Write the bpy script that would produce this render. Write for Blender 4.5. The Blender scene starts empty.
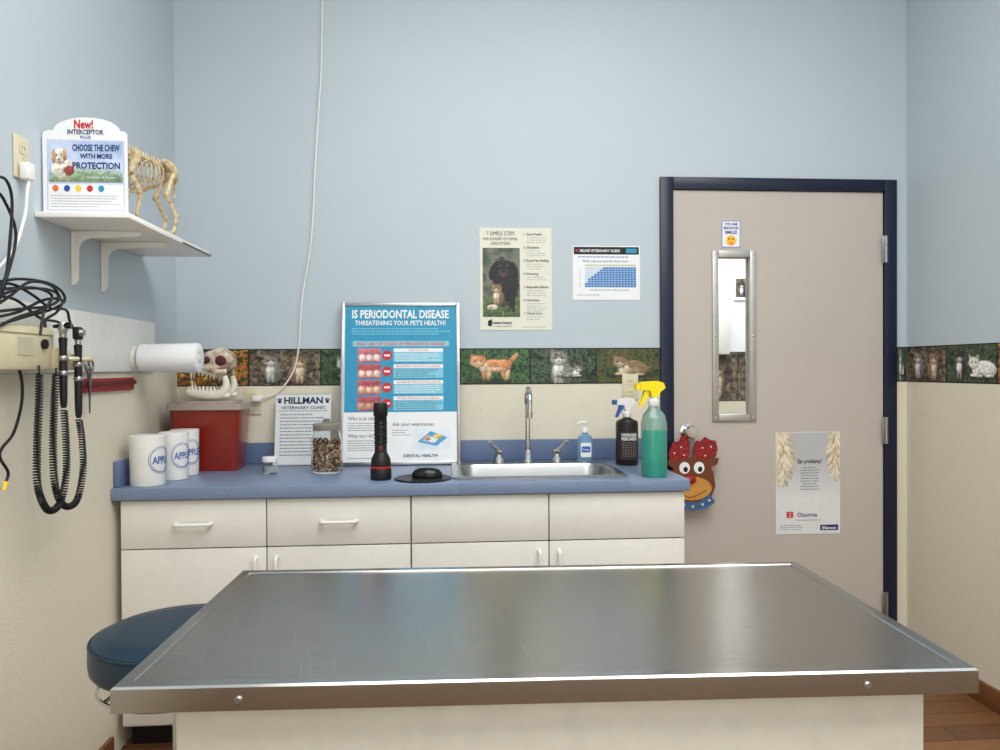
import bpy,bmesh,math,random
import numpy as np
from mathutils import Vector,Matrix
random.seed(7)
V=Vector
sc=bpy.context.scene
sc.view_settings.view_transform='Standard'
rad=math.radians
# ------------------------------------------------------------------ camera
F=750.0
CAMP=V((0,0,1.26))
R=(Matrix.Rotation(rad(-4.2),3,'Z')@Matrix.Rotation(rad(90-0.5),3,'X')@Matrix.Rotation(rad(-0.3),3,'Z'))
cd=bpy.data.cameras.new('camera'); cam=bpy.data.objects.new('camera',cd)
sc.collection.objects.link(cam); cam.matrix_world=Matrix.Translation(CAMP)@R.to_4x4()
cd.sensor_width=36; cd.lens=27; cd.clip_start=.02; sc.camera=cam
def hit(px,py,ax,val):
    d=R@V(((px-500)/F,(375-py)/F,-1)); return CAMP+d*((val-CAMP[ax])/d[ax])
D=3.26; XL=-1.13; XR=2.09; CZ=.86; CEIL=3.35; YF=-1.1; FZ=-.055
def B(px,py,off=0): return hit(px,py,1,D-off)
def L(px,py,off=0): return hit(px,py,0,XL+off)
# ------------------------------------------------------------------ materials
def lin(c):
    o=[]
    for x in c:
        x/=255.0; o.append(x/12.92 if x<=.04045 else ((x+.055)/1.055)**2.4)
    return (*o,1)
_m={}
def mat(name,rgb,rough=.5,metal=0,var=.04,scale=30,bump=0,bs=200,trans=0,coat=0,emit=0,stretch=None,ior=1.45,alpha=1):
    if name in _m: return _m[name]
    m=bpy.data.materials.new(name); m.use_nodes=True; n=m.node_tree.nodes; k=m.node_tree.links
    p=n['Principled BSDF']; c=lin(rgb)
    tc=n.new('ShaderNodeTexCoord'); src=tc.outputs['Object']
    if stretch:
        mp=n.new('ShaderNodeMapping'); mp.inputs['Scale'].default_value=stretch; k.new(src,mp.inputs[0]); src=mp.outputs[0]
    nz=n.new('ShaderNodeTexNoise'); nz.inputs['Scale'].default_value=scale; nz.inputs['Detail'].default_value=4; k.new(src,nz.inputs['Vector'])
    cr=n.new('ShaderNodeValToRGB'); k.new(nz.outputs['Fac'],cr.inputs[0])
    cr.color_ramp.elements[0].position=.3; cr.color_ramp.elements[1].position=.7
    cr.color_ramp.elements[0].color=(*[x*(1-var) for x in c[:3]],1); cr.color_ramp.elements[1].color=(*[min(1,x*(1+var)) for x in c[:3]],1)
    k.new(cr.outputs[0],p.inputs['Base Color'])
    p.inputs['Roughness'].default_value=rough; p.inputs['Metallic'].default_value=metal
    p.inputs['IOR'].default_value=ior; p.inputs['Alpha'].default_value=alpha
    if trans: p.inputs['Transmission Weight'].default_value=trans
    if coat: p.inputs['Coat Weight'].default_value=coat
    if emit:
        p.inputs['Emission Color'].default_value=c; p.inputs['Emission Strength'].default_value=emit
    if bump:
        b=n.new('ShaderNodeBump'); b.inputs['Strength'].default_value=bump; b.inputs['Distance'].default_value=.004
        n2=n.new('ShaderNodeTexNoise'); n2.inputs['Scale'].default_value=bs; n2.inputs['Detail'].default_value=3; k.new(src,n2.inputs['Vector'])
        k.new(n2.outputs['Fac'],b.inputs['Height']); k.new(b.outputs[0],p.inputs['Normal'])
    _m[name]=m; return m
def multi(name,cols,scale=40,rough=.6,detail=5,dist=0,kind='noise'):
    if name in _m: return _m[name]
    m=bpy.data.materials.new(name); m.use_nodes=True; n=m.node_tree.nodes; k=m.node_tree.links; p=n['Principled BSDF']
    tc=n.new('ShaderNodeTexCoord')
    t=n.new('ShaderNodeTexNoise'); t.inputs['Scale'].default_value=scale; t.inputs['Detail'].default_value=detail; t.inputs['Distortion'].default_value=dist; o=t.outputs['Fac']
    k.new(tc.outputs['Object'],t.inputs['Vector'])
    cr=n.new('ShaderNodeValToRGB'); k.new(o,cr.inputs[0]); e=cr.color_ramp.elements
    N=len(cols); e[0].position=.3; e[0].color=lin(cols[0]); e[1].position=.7; e[1].color=lin(cols[-1])
    for i in range(1,N-1):
        x=e.new(.3+.4*i/(N-1)); x.color=lin(cols[i])
    k.new(cr.outputs[0],p.inputs['Base Color']); p.inputs['Roughness'].default_value=rough
    _m[name]=m; return m
white=mat('white_plastic',(236,235,230),.4)
paper=mat('paper_white',(238,239,240),.6,var=.02)
cream=mat('paper_cream',(228,226,210),.6,var=.02)
black=mat('black_rubber',(20,20,22),.45)
blackgl=mat('black_gloss',(15,15,17),.2)
chrome=mat('chrome',(205,205,205),.15,1,var=.02)
steel=mat('steel',(175,176,176),.3,1,var=.06)
dkgrey=mat('print_grey',(70,72,76),.7)
grey=mat('print_mid_grey',(135,138,142),.7)
ltgrey=mat('print_light_grey',(185,187,190),.7)
pblack=mat('print_black',(22,22,26),.6)
pblue=mat('print_blue',(38,80,165),.6)
navyp=mat('print_navy',(24,44,105),.6)
pred=mat('print_red',(205,40,45),.6)
pteal=mat('print_teal',(42,148,186),.5)
pyel=mat('print_yellow',(245,205,50),.6)
porange=mat('print_orange',(225,120,50),.6)
glass=mat('clear_glass',(245,248,248),.03,trans=1,var=0,ior=1.3)
ivory=mat('ivory_plastic',(214,206,176),.4)
photo=bpy.data.materials.new('photo_print'); photo.use_nodes=True
_a=photo.node_tree.nodes.new('ShaderNodeAttribute'); _a.attribute_name='print'
photo.node_tree.links.new(_a.outputs['Color'],photo.node_tree.nodes['Principled BSDF'].inputs['Base Color']); photo.node_tree.nodes['Principled BSDF'].inputs['Roughness'].default_value=.45
# ------------------------------------------------------------------ procedural printed pictures (vertex colours)
rng=np.random.RandomState(5)
def vnoise(h,w,cell,octv=3):
    out=np.zeros((h,w)); amp=1; tot=0
    for o in range(octv):
        c=max(cell/2**o,1.01); gh,gw=int(h/c)+3,int(w/c)+3; g=rng.rand(gh,gw)
        y=np.arange(h)/c; x=np.arange(w)/c; yi=y.astype(int); xi=x.astype(int); fy=(y-yi)[:,None]; fx=(x-xi)[None,:]
        fy=fy*fy*(3-2*fy); fx=fx*fx*(3-2*fx)
        a=g[np.ix_(yi,xi)]; b=g[np.ix_(yi,xi+1)]; c2=g[np.ix_(yi+1,xi)]; d=g[np.ix_(yi+1,xi+1)]
        out+=amp*((a*(1-fx)+b*fx)*(1-fy)+(c2*(1-fx)+d*fx)*fy); tot+=amp; amp*=.6
    return out/tot
class Pt:
    def __init__(s,asp,h,cols,cell=10):
        s.h=h; s.w=int(h*asp); s.asp=asp
        s.Y,s.X=np.mgrid[0:s.h,0:s.w]; s.Y=s.Y/(s.h-1); s.X=s.X/(s.w-1)*asp
        n=vnoise(s.h,s.w,cell,4); n=np.clip((n-.25)/.5,0,.999)*(len(cols)-1); i=n.astype(int); f=(n-i)[...,None]; C=np.array(cols,float)
        s.c=C[i]*(1-f)+C[np.minimum(i+1,len(cols)-1)]*f
        s.fine=vnoise(s.h,s.w,2.2,2); s.med=vnoise(s.h,s.w,6,2)
    def put(s,al,col,shade=None,tex=.25):
        col=np.array(col,float)[None,None,:]*(1+tex*(s.fine-.5)*2+tex*(s.med-.5))[...,None]
        if shade is not None: col=col*shade[...,None]
        s.c=s.c*(1-al[...,None])+col*al[...,None]
    def blob(s,cx,cy,rx,ry,col,soft=.18,a=0,fur=.12,tex=.25,op=1,sh=.25):
        dx,dy=s.X-cx,s.Y-cy; u=(dx*math.cos(a)+dy*math.sin(a))/rx; v=(-dx*math.sin(a)+dy*math.cos(a))/ry
        d=np.sqrt(u*u+v*v)+fur*(s.fine-.5)*2; al=np.clip((1-d)/soft+.5,0,1)*op
        s.put(al,col,1+sh*np.clip(v,-1,1)-sh*.4*np.clip(u,-1,1),tex)
    def pol(s,pts,col,tex=.2,soft=.015):
        al=np.ones_like(s.X); n=len(pts); A=sum(pts[i][0]*pts[(i+1)%n][1]-pts[(i+1)%n][0]*pts[i][1] for i in range(n)); sg=1 if A>0 else -1
        for i in range(n):
            (x0,y0),(x1,y1)=pts[i],pts[(i+1)%n]; L_=math.hypot(x1-x0,y1-y0)
            d=sg*((x1-x0)*(s.Y-y0)-(y1-y0)*(s.X-x0))/L_; al=np.minimum(al,np.clip(d/soft+.5,0,1))
        s.put(al,col,None,tex)
    def desat(s,k,g):
        m=s.c.mean(axis=2,keepdims=True); s.c=(m+(s.c-m)*k)*g
    def catp(s,cx,cy,k,col,dark,light,pose='lie',fl=1,eye=(150,155,90),stripes=True):
        P=lambda x,y:(cx+fl*x*k,cy+y*k)
        bl=lambda x,y,rx,ry,c,a=0,**q: s.blob(*P(x,y),rx*k,ry*k,c,a=a*fl,**q)
        mid=tuple((a+b)/2 for a,b in zip(col,light)); sh_=(18,20,16)
        if pose=='lie':
            bl(.4,-.55,1.3,.16,sh_,soft=.9,op=.8)
            bl(1.2,-.25,.5,.1,col,.45); bl(.5,-.08,.8,.4,col); bl(1.0,-.2,.38,.34,col); bl(.45,-.3,.6,.18,mid,soft=.9,op=.7)
            if stripes:
                for i in range(9): bl(.05+.14*i,.05,.022,.26,dark,-.3,soft=1,op=.32)
            bl(.0,-.2,.3,.32,light,soft=.5); bl(-.22,-.46,.28,.08,light); bl(.15,-.5,.3,.08,mid); bl(.9,-.5,.3,.07,mid)
            hx,hy=-.22,.2
        elif pose=='walk':
            bl(.4,-.85,1.2,.12,sh_,soft=.9,op=.8)
            bl(1.35,.25,.12,.5,col,-.7); bl(1.15,.0,.25,.14,col,.5)
            for x_,a_ in ((.0,.15),(.25,-.1),(.95,.25),(1.15,-.15)): bl(x_,-.5,.11,.36,col if x_ in (.0,.95) else mid,a_)
            bl(.55,-.05,.75,.33,col); bl(1.0,-.05,.32,.33,col); bl(.5,-.26,.5,.12,light,soft=.9,op=.7)
            if stripes:
                for i in range(8): bl(.15+.14*i,.05,.022,.24,dark,-.2,soft=1,op=.22)
            bl(-.02,-.1,.22,.3,light,soft=.6); hx,hy=-.28,.16
        else:
            bl(.1,-.9,.6,.14,sh_,soft=.9,op=.8)
            bl(.12,-.45,.46,.56,col)
            if stripes:
                for i in range(5): bl(.32,-.1-.14*i,.18,.022,dark,-.3,soft=1,op=.32)
            bl(-.02,-.3,.22,.36,light,soft=.5); bl(-.13,-.75,.08,.24,mid); bl(.1,-.75,.08,.24,mid); hx,hy=0,.25
        for q in (-1,1):
            s.pol([P(hx+q*.36,hy+.0),P(hx+q*.35,hy+.47),P(hx+q*.05,hy+.25)],col,soft=.03); s.pol([P(hx+q*.29,hy+.14),P(hx+q*.3,hy+.36),P(hx+q*.14,hy+.25)],(165,120,110) if q*fl<0 else dark,soft=.03)
        bl(hx,hy,.37,.31,col,soft=.25); bl(hx,hy-.14,.2,.15,light,soft=.8,op=.9); bl(hx-.22,hy-.1,.14,.12,mid,soft=1,op=.6); bl(hx+.22,hy-.1,.14,.12,mid,soft=1,op=.6)
        if stripes:
            for q in (-.13,-.05,.05,.13): bl(hx+q,hy+.2,.015,.08,dark,soft=1,op=.5)
            for q in (-.28,.28): bl(hx+q,hy+.0,.08,.015,dark,soft=1,op=.4)
        for q in (-.15,.15): bl(hx+q,hy+.02,.07,.05,dark,soft=.6,op=.8); bl(hx+q,hy+.02,.04,.03,eye,soft=.4); bl(hx+q,hy+.02,.02,.032,(10,10,10),soft=.4)
        bl(hx,hy-.1,.035,.024,(150,90,82),soft=.4); bl(hx,hy-.16,.06,.012,dark,soft=.8,op=.6)
# ------------------------------------------------------------------ builder
def frame(o,xd,yd):
    xd=V(xd).normalized(); yd=V(yd).normalized(); zd=xd.cross(yd)
    M=Matrix.Identity(4)
    for i,c in enumerate((xd,yd,zd,V(o))):
        for j in range(3): M[j][i]=c[j]
    return M
def text_geo(body,bold=0):
    cu=bpy.data.curves.new('t','FONT'); cu.body=body; cu.size=1; cu.offset=bold; cu.resolution_u=2
    ob=bpy.data.objects.new('t',cu); sc.collection.objects.link(ob)
    dg=bpy.context.evaluated_depsgraph_get(); ev=ob.evaluated_get(dg); me=ev.to_mesh()
    v=[tuple(x.co[:2]) for x in me.vertices]; f=[tuple(p.vertices) for p in me.polygons]
    ev.to_mesh_clear(); bpy.data.objects.remove(ob); bpy.data.curves.remove(cu)
    return v,f
def cr(pts,k=6,closed=False):
    pts=[V(p) for p in pts]; n=len(pts); out=[]
    rng_=range(n if closed else n-1)
    for i in rng_:
        if closed: a,b,c,d=pts[(i-1)%n],pts[i],pts[(i+1)%n],pts[(i+2)%n]
        else: a,b,c,d=pts[max(i-1,0)],pts[i],pts[i+1],pts[min(i+2,n-1)]
        for j in range(k):
            t=j/k; out.append(.5*((2*b)+(c-a)*t+(2*a-5*b+4*c-d)*t*t+(3*b-a-3*c+d)*t**3))
    if not closed: out.append(pts[-1])
    return out
def ell2(cx,cy,rx,ry,n=20,a=0):
    o=[]
    for i in range(n):
        t=2*math.pi*i/n; x=rx*math.cos(t); y=ry*math.sin(t)
        o.append((cx+x*math.cos(a)-y*math.sin(a),cy+x*math.sin(a)+y*math.cos(a)))
    return o
def rrect(x0,y0,x1,y1,r,n=5):
    o=[]
    for (cx,cy,a) in ((x1-r,y1-r,0),(x0+r,y1-r,90),(x0+r,y0+r,180),(x1-r,y0+r,270)):
        for i in range(n+1):
            t=rad(a+90*i/n); o.append((cx+r*math.cos(t),cy+r*math.sin(t)))
    return o
class MB:
    def __init__(s,M=None):
        s.v=[];s.f=[];s.mi=[];s.mats=[];s.cols={};s.M=M or Matrix.Identity(4)
    def add(s,vs,fs,m,M=None):
        M=M or s.M
        if m not in s.mats: s.mats.append(m)
        i=s.mats.index(m); o=len(s.v)
        s.v+= [M@V(x) for x in vs]; s.f+=[tuple(o+j for j in f) for f in fs]; s.mi+=[i]*len(fs)
        return s
    def picture(s,pt,x0,y0,x1,y1,z,M=None):
        h,w=pt.h,pt.w; o=len(s.v)
        vs=[(x0+(x1-x0)*i/(w-1),y0+(y1-y0)*j/(h-1),z) for j in range(h) for i in range(w)]
        fs=[(j*w+i,j*w+i+1,(j+1)*w+i+1,(j+1)*w+i) for j in range(h-1) for i in range(w-1)]
        C=np.clip(pt.c,3,250)/255; C=np.where(C<=.04045,C/12.92,((C+.055)/1.055)**2.4).reshape(-1,3)
        s.cols[o]=C; return s.add(vs,fs,photo,M)
    def box(s,a,b,m,bev=0,M=None,seg=2):
        a,b=V(a),V(b); bm=bmesh.new(); bmesh.ops.create_cube(bm,size=1)
        for v in bm.verts:
            v.co=V(((a[i]+b[i])/2+v.co[i]*(b[i]-a[i]) for i in range(3)))
        if bev: bmesh.ops.bevel(bm,geom=bm.edges[:],offset=bev,segments=seg,affect='EDGES',profile=.5)
        bm.verts.index_update(); vs=[v.co.copy() for v in bm.verts]; fs=[[v.index for v in f.verts] for f in bm.faces]; bm.free()
        return s.add(vs,fs,m,M)
    def tube(s,pts,r,m,n=8,k=0,closed=False,M=None,caps=True):
        pts=cr(pts,k,closed) if k else [V(p) for p in pts]; N=len(pts)
        rs=r if isinstance(r,(list,tuple)) else [r]*N
        if len(rs)!=N: rs=[rs[min(int(i/(N-1)*(len(rs)-1)),len(rs)-2)]*(1-(i/(N-1)*(len(rs)-1))%1)+rs[min(int(i/(N-1)*(len(rs)-1))+1,len(rs)-1)]*((i/(N-1)*(len(rs)-1))%1) if i<N-1 else rs[-1] for i in range(N)]
        vs=[];fs=[];nrm=None
        for i,p in enumerate(pts):
            t=(pts[(i+1)%N]-pts[(i-1)%N]) if closed else (pts[min(i+1,N-1)]-pts[max(i-1,0)])
            if t.length<1e-9: t=V((0,0,1))
            t.normalize()
            if nrm is None: nrm=t.orthogonal().normalized()
            nrm=(nrm-t*nrm.dot(t))
            if nrm.length<1e-6: nrm=t.orthogonal()
            nrm.normalize(); b=t.cross(nrm)
            for j in range(n):
                a=2*math.pi*j/n; vs.append(p+(nrm*math.cos(a)+b*math.sin(a))*rs[i])
        for i in range(N if closed else N-1):
            q=(i+1)%N
            for j in range(n): fs.append((i*n+j,i*n+(j+1)%n,q*n+(j+1)%n,q*n+j))
        if caps and not closed: fs.append(tuple(range(n-1,-1,-1))); fs.append(tuple((N-1)*n+j for j in range(n)))
        return s.add(vs,fs,m,M)
    def cyl(s,a,b,r0,r1,m,n=24,M=None): return s.tube([a,b],[r0,r1],m,n,M=M)
    def lathe(s,c,prof,m,n=32,sx=1,sy=1,M=None,sq=0):
        vs=[];rings=[];fs=[]
        for r,z in prof:
            if r<1e-6: rings.append([len(vs)]); vs.append((c[0],c[1],c[2]+z))
            else:
                rings.append(list(range(len(vs),len(vs)+n)))
                for j in range(n):
                    a=2*math.pi*j/n; ca,sa=math.cos(a),math.sin(a); g=1
                    if sq: g=(abs(ca)**(2+sq)+abs(sa)**(2+sq))**(-1/(2+sq))
                    vs.append((c[0]+r*sx*g*ca,c[1]+r*sy*g*sa,c[2]+z))
        for A,C in zip(rings,rings[1:]):
            for j in range(n):
                q=(j+1)%n
                if len(A)==1 and len(C)==1: break
                if len(A)==1: fs.append((A[0],C[q],C[j]))
                elif len(C)==1: fs.append((A[j],A[q],C[0]))
                else: fs.append((A[j],A[q],C[q],C[j]))
        return s.add(vs,fs,m,M)
    def ell(s,c,r,m,n=20,rot=None,M=None):
        k=n//2; vs=[];fs=[]; rot=rot or Matrix.Identity(3); c=V(c)
        prof=[(math.sin(math.pi*i/k),-math.cos(math.pi*i/k)) for i in range(k+1)]
        for a,z in prof[1:-1]:
            for j in range(n):
                t=2*math.pi*j/n; vs.append(c+rot@V((r[0]*a*math.cos(t),r[1]*a*math.sin(t),r[2]*z)))
        b=len(vs); vs.append(c+rot@V((0,0,-r[2]))); vs.append(c+rot@V((0,0,r[2])))
        for i in range(k-2):
            for j in range(n): q=(j+1)%n; fs.append((i*n+j,i*n+q,(i+1)*n+q,(i+1)*n+j))
        for j in range(n): q=(j+1)%n; fs.append((b,q,j)); fs.append((b+1,(k-2)*n+j,(k-2)*n+q))
        return s.add(vs,fs,m,M)
    def poly(s,pts,z,m,M=None): return s.add([(p[0],p[1],z) for p in pts],[tuple(range(len(pts)))],m,M)
    def prism(s,pts,z0,z1,m,M=None):
        n=len(pts); vs=[(p[0],p[1],z0) for p in pts]+[(p[0],p[1],z1) for p in pts]
        fs=[tuple(range(n-1,-1,-1)),tuple(range(n,2*n))]+[(i,(i+1)%n,n+(i+1)%n,n+i) for i in range(n)]
        return s.add(vs,fs,m,M)
    def text(s,body,x,y,z,cap,m,w=None,al='C',bold=0,M=None,wrap=None,sk=0):
        v,f=text_geo(body,bold)
        if not v: return s
        xs=[p[0] for p in v]; k=cap/.70; W=(max(xs)-min(xs))*k; kx=k*(w/W) if w else k; W=(max(xs)-min(xs))*kx
        ox=x-{'C':W/2,'L':0,'R':W}[al]-min(xs)*kx
        if wrap:
            cx,cy,r=wrap; vs=[]
            for p in v:
                a=(ox+p[0]*kx)/r; vs.append((cx+(r+z)*math.sin(a),cy-(r+z)*math.cos(a),y+(p[1]-.35)*k))
        else: vs=[(ox+p[0]*kx+sk*(p[1]-.35)*k,y+(p[1]-.35)*k,z) for p in v]
        return s.add(vs,f,m,M)
    def done(s,name,parent=None,label=None,cat=None,kind=None,group=None):
        me=bpy.data.meshes.new(name)
        if parent is not None: o=V(parent['org'])
        elif kind=='structure': o=V((0,0,0))
        else:
            xs=[[v[i] for v in s.v] for i in range(3)]
            o=V(((min(xs[0])+max(xs[0]))/2,(min(xs[1])+max(xs[1]))/2,min(xs[2])))
        me.from_pydata([tuple(v-o) for v in s.v],[],s.f)
        for m in s.mats: me.materials.append(m)
        me.polygons.foreach_set('material_index',s.mi); me.polygons.foreach_set('use_smooth',[True]*len(s.f))
        bm=bmesh.new(); bm.from_mesh(me); bmesh.ops.recalc_face_normals(bm,faces=bm.faces[:]); bm.to_mesh(me); bm.free()
        me.set_sharp_from_angle(angle=rad(35)); me.update()
        if s.cols:
            at=me.color_attributes.new('print','FLOAT_COLOR','POINT'); arr=np.ones((len(s.v),4),dtype=np.float32)
            for o2,C in s.cols.items(): arr[o2:o2+len(C),:3]=C
            at.data.foreach_set('color',arr.ravel())
        ob=bpy.data.objects.new(name,me); sc.collection.objects.link(ob)
        ob['org']=tuple(o)
        if parent is not None: ob.parent=parent
        else: ob.location=o
        if label: ob['label']=label
        if cat: ob['category']=cat
        if kind: ob['kind']=kind
        if group: ob['group']=group
        return ob
def thing(name,label,cat,loc,group=None):
    e=bpy.data.objects.new(name,None); e.location=V(loc); e.empty_display_size=.05; sc.collection.objects.link(e)
    e['org']=tuple(loc); e['label']=label; e['category']=cat
    if group: e['group']=group
    return e
def clone(t,delta):
    c=t.copy(); sc.collection.objects.link(c); c.location=t.location+V(delta)
    def rec(a,b):
        for ch in list(a.children):
            d=ch.copy(); sc.collection.objects.link(d); d.parent=b; rec(ch,d)
    rec(t,c); return c
class Art(MB):
    def __init__(s,x0,y0,x1,y1,w,h,M): super().__init__(M); s.b=(x0,y0,x1,y1); s.w=w; s.h=h
    def X(s,x): return (x-s.b[0])/(s.b[2]-s.b[0])*s.w
    def Y(s,y): return (s.b[3]-y)/(s.b[3]-s.b[1])*s.h
    def P(s,pts): return [(s.X(a),s.Y(c)) for a,c in pts]
    def base(s,m,t=.002): s.box((0,0,-t),(s.w,s.h,0),m); return s
    def rect(s,x0,y0,x1,y1,m,l=1): return s.poly(s.P([(x0,y1),(x1,y1),(x1,y0),(x0,y0)]),.0004*l,m)
    def pic(s,pt,x0,y0,x1,y1,l=1): return s.picture(pt,s.X(x0),s.Y(y1),s.X(x1),s.Y(y0),.0004*l)
    def pol(s,pts,m,l=1): return s.poly(s.P(pts),.0004*l,m)
    def e(s,cx,cy,rx,ry,m,l=1,a=0): return s.pol(ell2(cx,cy,rx,ry,18,a),m,l)
    def t(s,body,x,y,cap,m,w=None,al='C',l=3,bold=0,sk=0):
        kx=s.w/(s.b[2]-s.b[0]); ky=s.h/(s.b[3]-s.b[1])
        return s.text(body,s.X(x),s.Y(y),.0004*l,cap*ky,m,w*kx if w else None,al,bold,sk=sk)
    def rows(s,x0,x1,y0,dy,n,m,th=.8,l=2,center=False):
        for i in range(n):
            y=y0+dy*i; end=x1-(x1-x0)*random.choice((0,.05,.12,.3)); x=x0
            if center: x=x0+(x1-end)/2; end=x+(end-x0)
            while x<end-.3:
                q=min(x+random.uniform(1.2,4),end); s.rect(x,y-th/2,q,y+th/2,m,l); x=q+.7
        return s
def backart(x0,y0,x1,y1,off=.0022):
    o=B(x0,y1,off); w=B(x1,y1,off).x-o.x; xm=(x0+x1)/2; h=B(xm,y0,off).z-B(xm,y1,off).z
    o.z=B(xm,y1,off).z
    return Art(x0,y0,x1,y1,w,h,frame(o,(1,0,0),(0,0,1)))
# ------------------------------------------------------------------ room shell
wblue=mat('wall_paint_blue',(188,199,206),.45,var=.012,scale=2,bump=.03,bs=90)
wcream=mat('wall_panel_cream',(224,217,198),.6,var=.02,scale=60,bump=.3,bs=160)
ceilm=mat('ceiling_white',(240,240,237),.8,var=.02)
corrm=mat('hall_wall_white',(228,231,232),.6,var=.02)
wood=mat('baseboard_wood',(120,76,42),.5,var=.2,scale=8,stretch=(20,1,20))
BT=B(560,348).z; BB=B(560,384).z
dfx0=B(660,400).x; dfx1=B(895,400).x; dsx0=B(673,400).x; dsx1=B(883,400).x
dft=B(778,179).z; dst=B(778,191).z
T=.12
def wallbox(mb,a,b):
    if b[2]>1.25 and a[2]<1.25:
        mb.box(a,(b[0],b[1],1.25),wcream); mb.box((a[0],a[1],1.25),b,wblue)
    else: mb.box(a,b,wblue)
w=MB(); wallbox(w,(XL-T,D,FZ),(dsx0,D+T,CEIL)); wallbox(w,(dsx1,D,FZ),(XR+T,D+T,CEIL)); wallbox(w,(dsx0,D,dst),(dsx1,D+T,CEIL))
w.done('wall_back',kind='structure')
w=MB(); wallbox(w,(XL-T,YF,FZ),(XL,D,CEIL)); w.done('wall_left',kind='structure')
w=MB(); wallbox(w,(XR,YF,FZ),(XR+T,D,CEIL)); w.done('wall_right',kind='structure')
w=MB(); wallbox(w,(XL-T,YF-T,FZ),(XR+T,YF,CEIL)); w.done('wall_front',kind='structure')
MB().box((XL-T,YF-T,CEIL),(XR+T,D+T,CEIL+.1),ceilm).done('ceiling',kind='structure')
fm=bpy.data.materials.new('floor_planks'); fm.use_nodes=True; n=fm.node_tree.nodes; k=fm.node_tree.links
tc=n.new('ShaderNodeTexCoord'); bt=n.new('ShaderNodeTexBrick'); bt.inputs['Scale'].default_value=1
bt.inputs['Brick Width'].default_value=.9; bt.inputs['Row Height'].default_value=.1; bt.inputs['Mortar Size'].default_value=.002
bt.inputs['Color1'].default_value=lin((150,104,66)); bt.inputs['Color2'].default_value=lin((116,78,50)); bt.inputs['Mortar'].default_value=lin((50,32,22))
nz=n.new('ShaderNodeTexNoise'); nz.inputs['Scale'].default_value=5; mp=n.new('ShaderNodeMapping'); mp.inputs['Scale'].default_value=(2,25,1)
k.new(tc.outputs['Object'],mp.inputs[0]); k.new(mp.outputs[0],nz.inputs['Vector']); k.new(tc.outputs['Object'],bt.inputs['Vector'])
mx=n.new('ShaderNodeMix'); mx.data_type='RGBA'; mx.blend_type='MULTIPLY'; mx.inputs[0].default_value=.5
k.new(bt.outputs['Color'],mx.inputs[6]); k.new(nz.outputs['Fac'],mx.inputs[7]); k.new(mx.outputs[2],n['Principled BSDF'].inputs['Base Color'])
n['Principled BSDF'].inputs['Roughness'].default_value=.4
MB().box((XL-T,YF-T,FZ-.1),(XR+T,D+T,FZ),fm).done('floor',kind='structure')
MB().box((XR-.015,YF,FZ),(XR,D,FZ+.085),wood,.003).done('baseboard_right',kind='structure')
MB().box((XL,YF,FZ),(XL+.015,2.6,FZ+.085),wood,.003).done('baseboard_left',kind='structure')
MB().box((.87,D-.015,FZ),(dfx0,D,FZ+.085),wood,.003).done('baseboard_back',kind='structure')
w=MB(); w.box((.2,D+1.5,FZ),(3.2,D+1.6,1.1),wcream); w.box((.2,D+1.5,1.1),(3.2,D+1.6,2.7),corrm); w.done('wall_hall',kind='structure')
MB().box((.2,D+T,FZ-.1),(3.2,D+1.6,FZ),fm).done('floor_hall',kind='structure')
MB().box((.2,D+T,2.7),(3.2,D+1.6,2.8),ceilm).done('ceiling_hall',kind='structure')
MB().box((.1,D+T,FZ),(.2,D+1.6,2.7),corrm).done('wall_hall_left',kind='structure')
MB().box((3.2,D+T,FZ),(3.3,D+1.6,2.7),corrm).done('wall_hall_right',kind='structure')
# ------------------------------------------------------------------ cat picture border
OR=((196,130,84),(140,84,50),(226,200,172)); GY=((118,116,110),(40,40,38),(210,208,200)); TB=((128,104,76),(48,36,26),(204,188,164)); WH=((205,202,196),(115,110,105),(230,228,224)); BK=((35,35,38),(12,12,14),(226,223,219))
fols=[[(14,30,14),(42,60,24),(135,76,28),(200,140,56),(44,46,20)],[(26,22,17),(70,60,46),(102,90,70),(146,132,112)],[(10,26,14),(34,64,32),(74,108,64),(18,36,22)],
      [(10,30,16),(36,74,38),(78,116,66),(18,42,24)],[(9,16,11),(36,54,38),(84,104,78),(24,38,28)],[(14,26,13),(46,80,35),(104,84,48),(30,52,24)]]
_pc={}
def panelpic(kind):
    if kind in _pc: return _pc[kind]
    p=Pt(1.85,84,fols[kind if kind<6 else 4],7); A_=p.asp; fk=fols[kind if kind<6 else 4]
    if kind==0:
        for i in range(30): p.blob(A_*rng.rand(),rng.rand(),.06,.05,((215,135,48),(220,172,75),(165,74,42))[i%3],soft=.8,fur=.3)
        p.catp(1.15,.5,.45,*GY,pose='sit')
    elif kind==1: p.catp(.55,.55,.5,*GY,pose='sit'); p.catp(1.3,.52,.5,*TB,pose='sit',fl=-1)
    elif kind==2: p.catp(.7,.48,.5,*WH,stripes=False)
    elif kind==3: p.catp(.62,.55,.56,*OR,pose='walk')
    elif kind==4: p.catp(.8,.56,.68,*GY,pose='sit'); p.catp(1.3,.35,.3,*GY,fl=-1)
    elif kind==5: p.catp(.8,.5,.52,*TB)
    elif kind==6: p.catp(.5,.55,.5,*BK,pose='sit',stripes=False); p.catp(1.15,.42,.5,*WH,stripes=False)
    if kind!=1:
        for i in range(30):
            x=A_*rng.rand(); p.blob(x,.02+.22*rng.rand()*rng.rand(),.012,.09,fk[1+i%2],a=rng.rand()*1.2-.6,soft=.9,op=.8)
        for i in range(14):
            p.blob(A_*rng.rand(),.8+.2*rng.rand(),.07,.03,fk[1+i%2],a=rng.rand()*2-1,soft=.7,fur=.3,op=.7)
    p.desat(.95,1.04); _pc[kind]=p; return p
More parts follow.
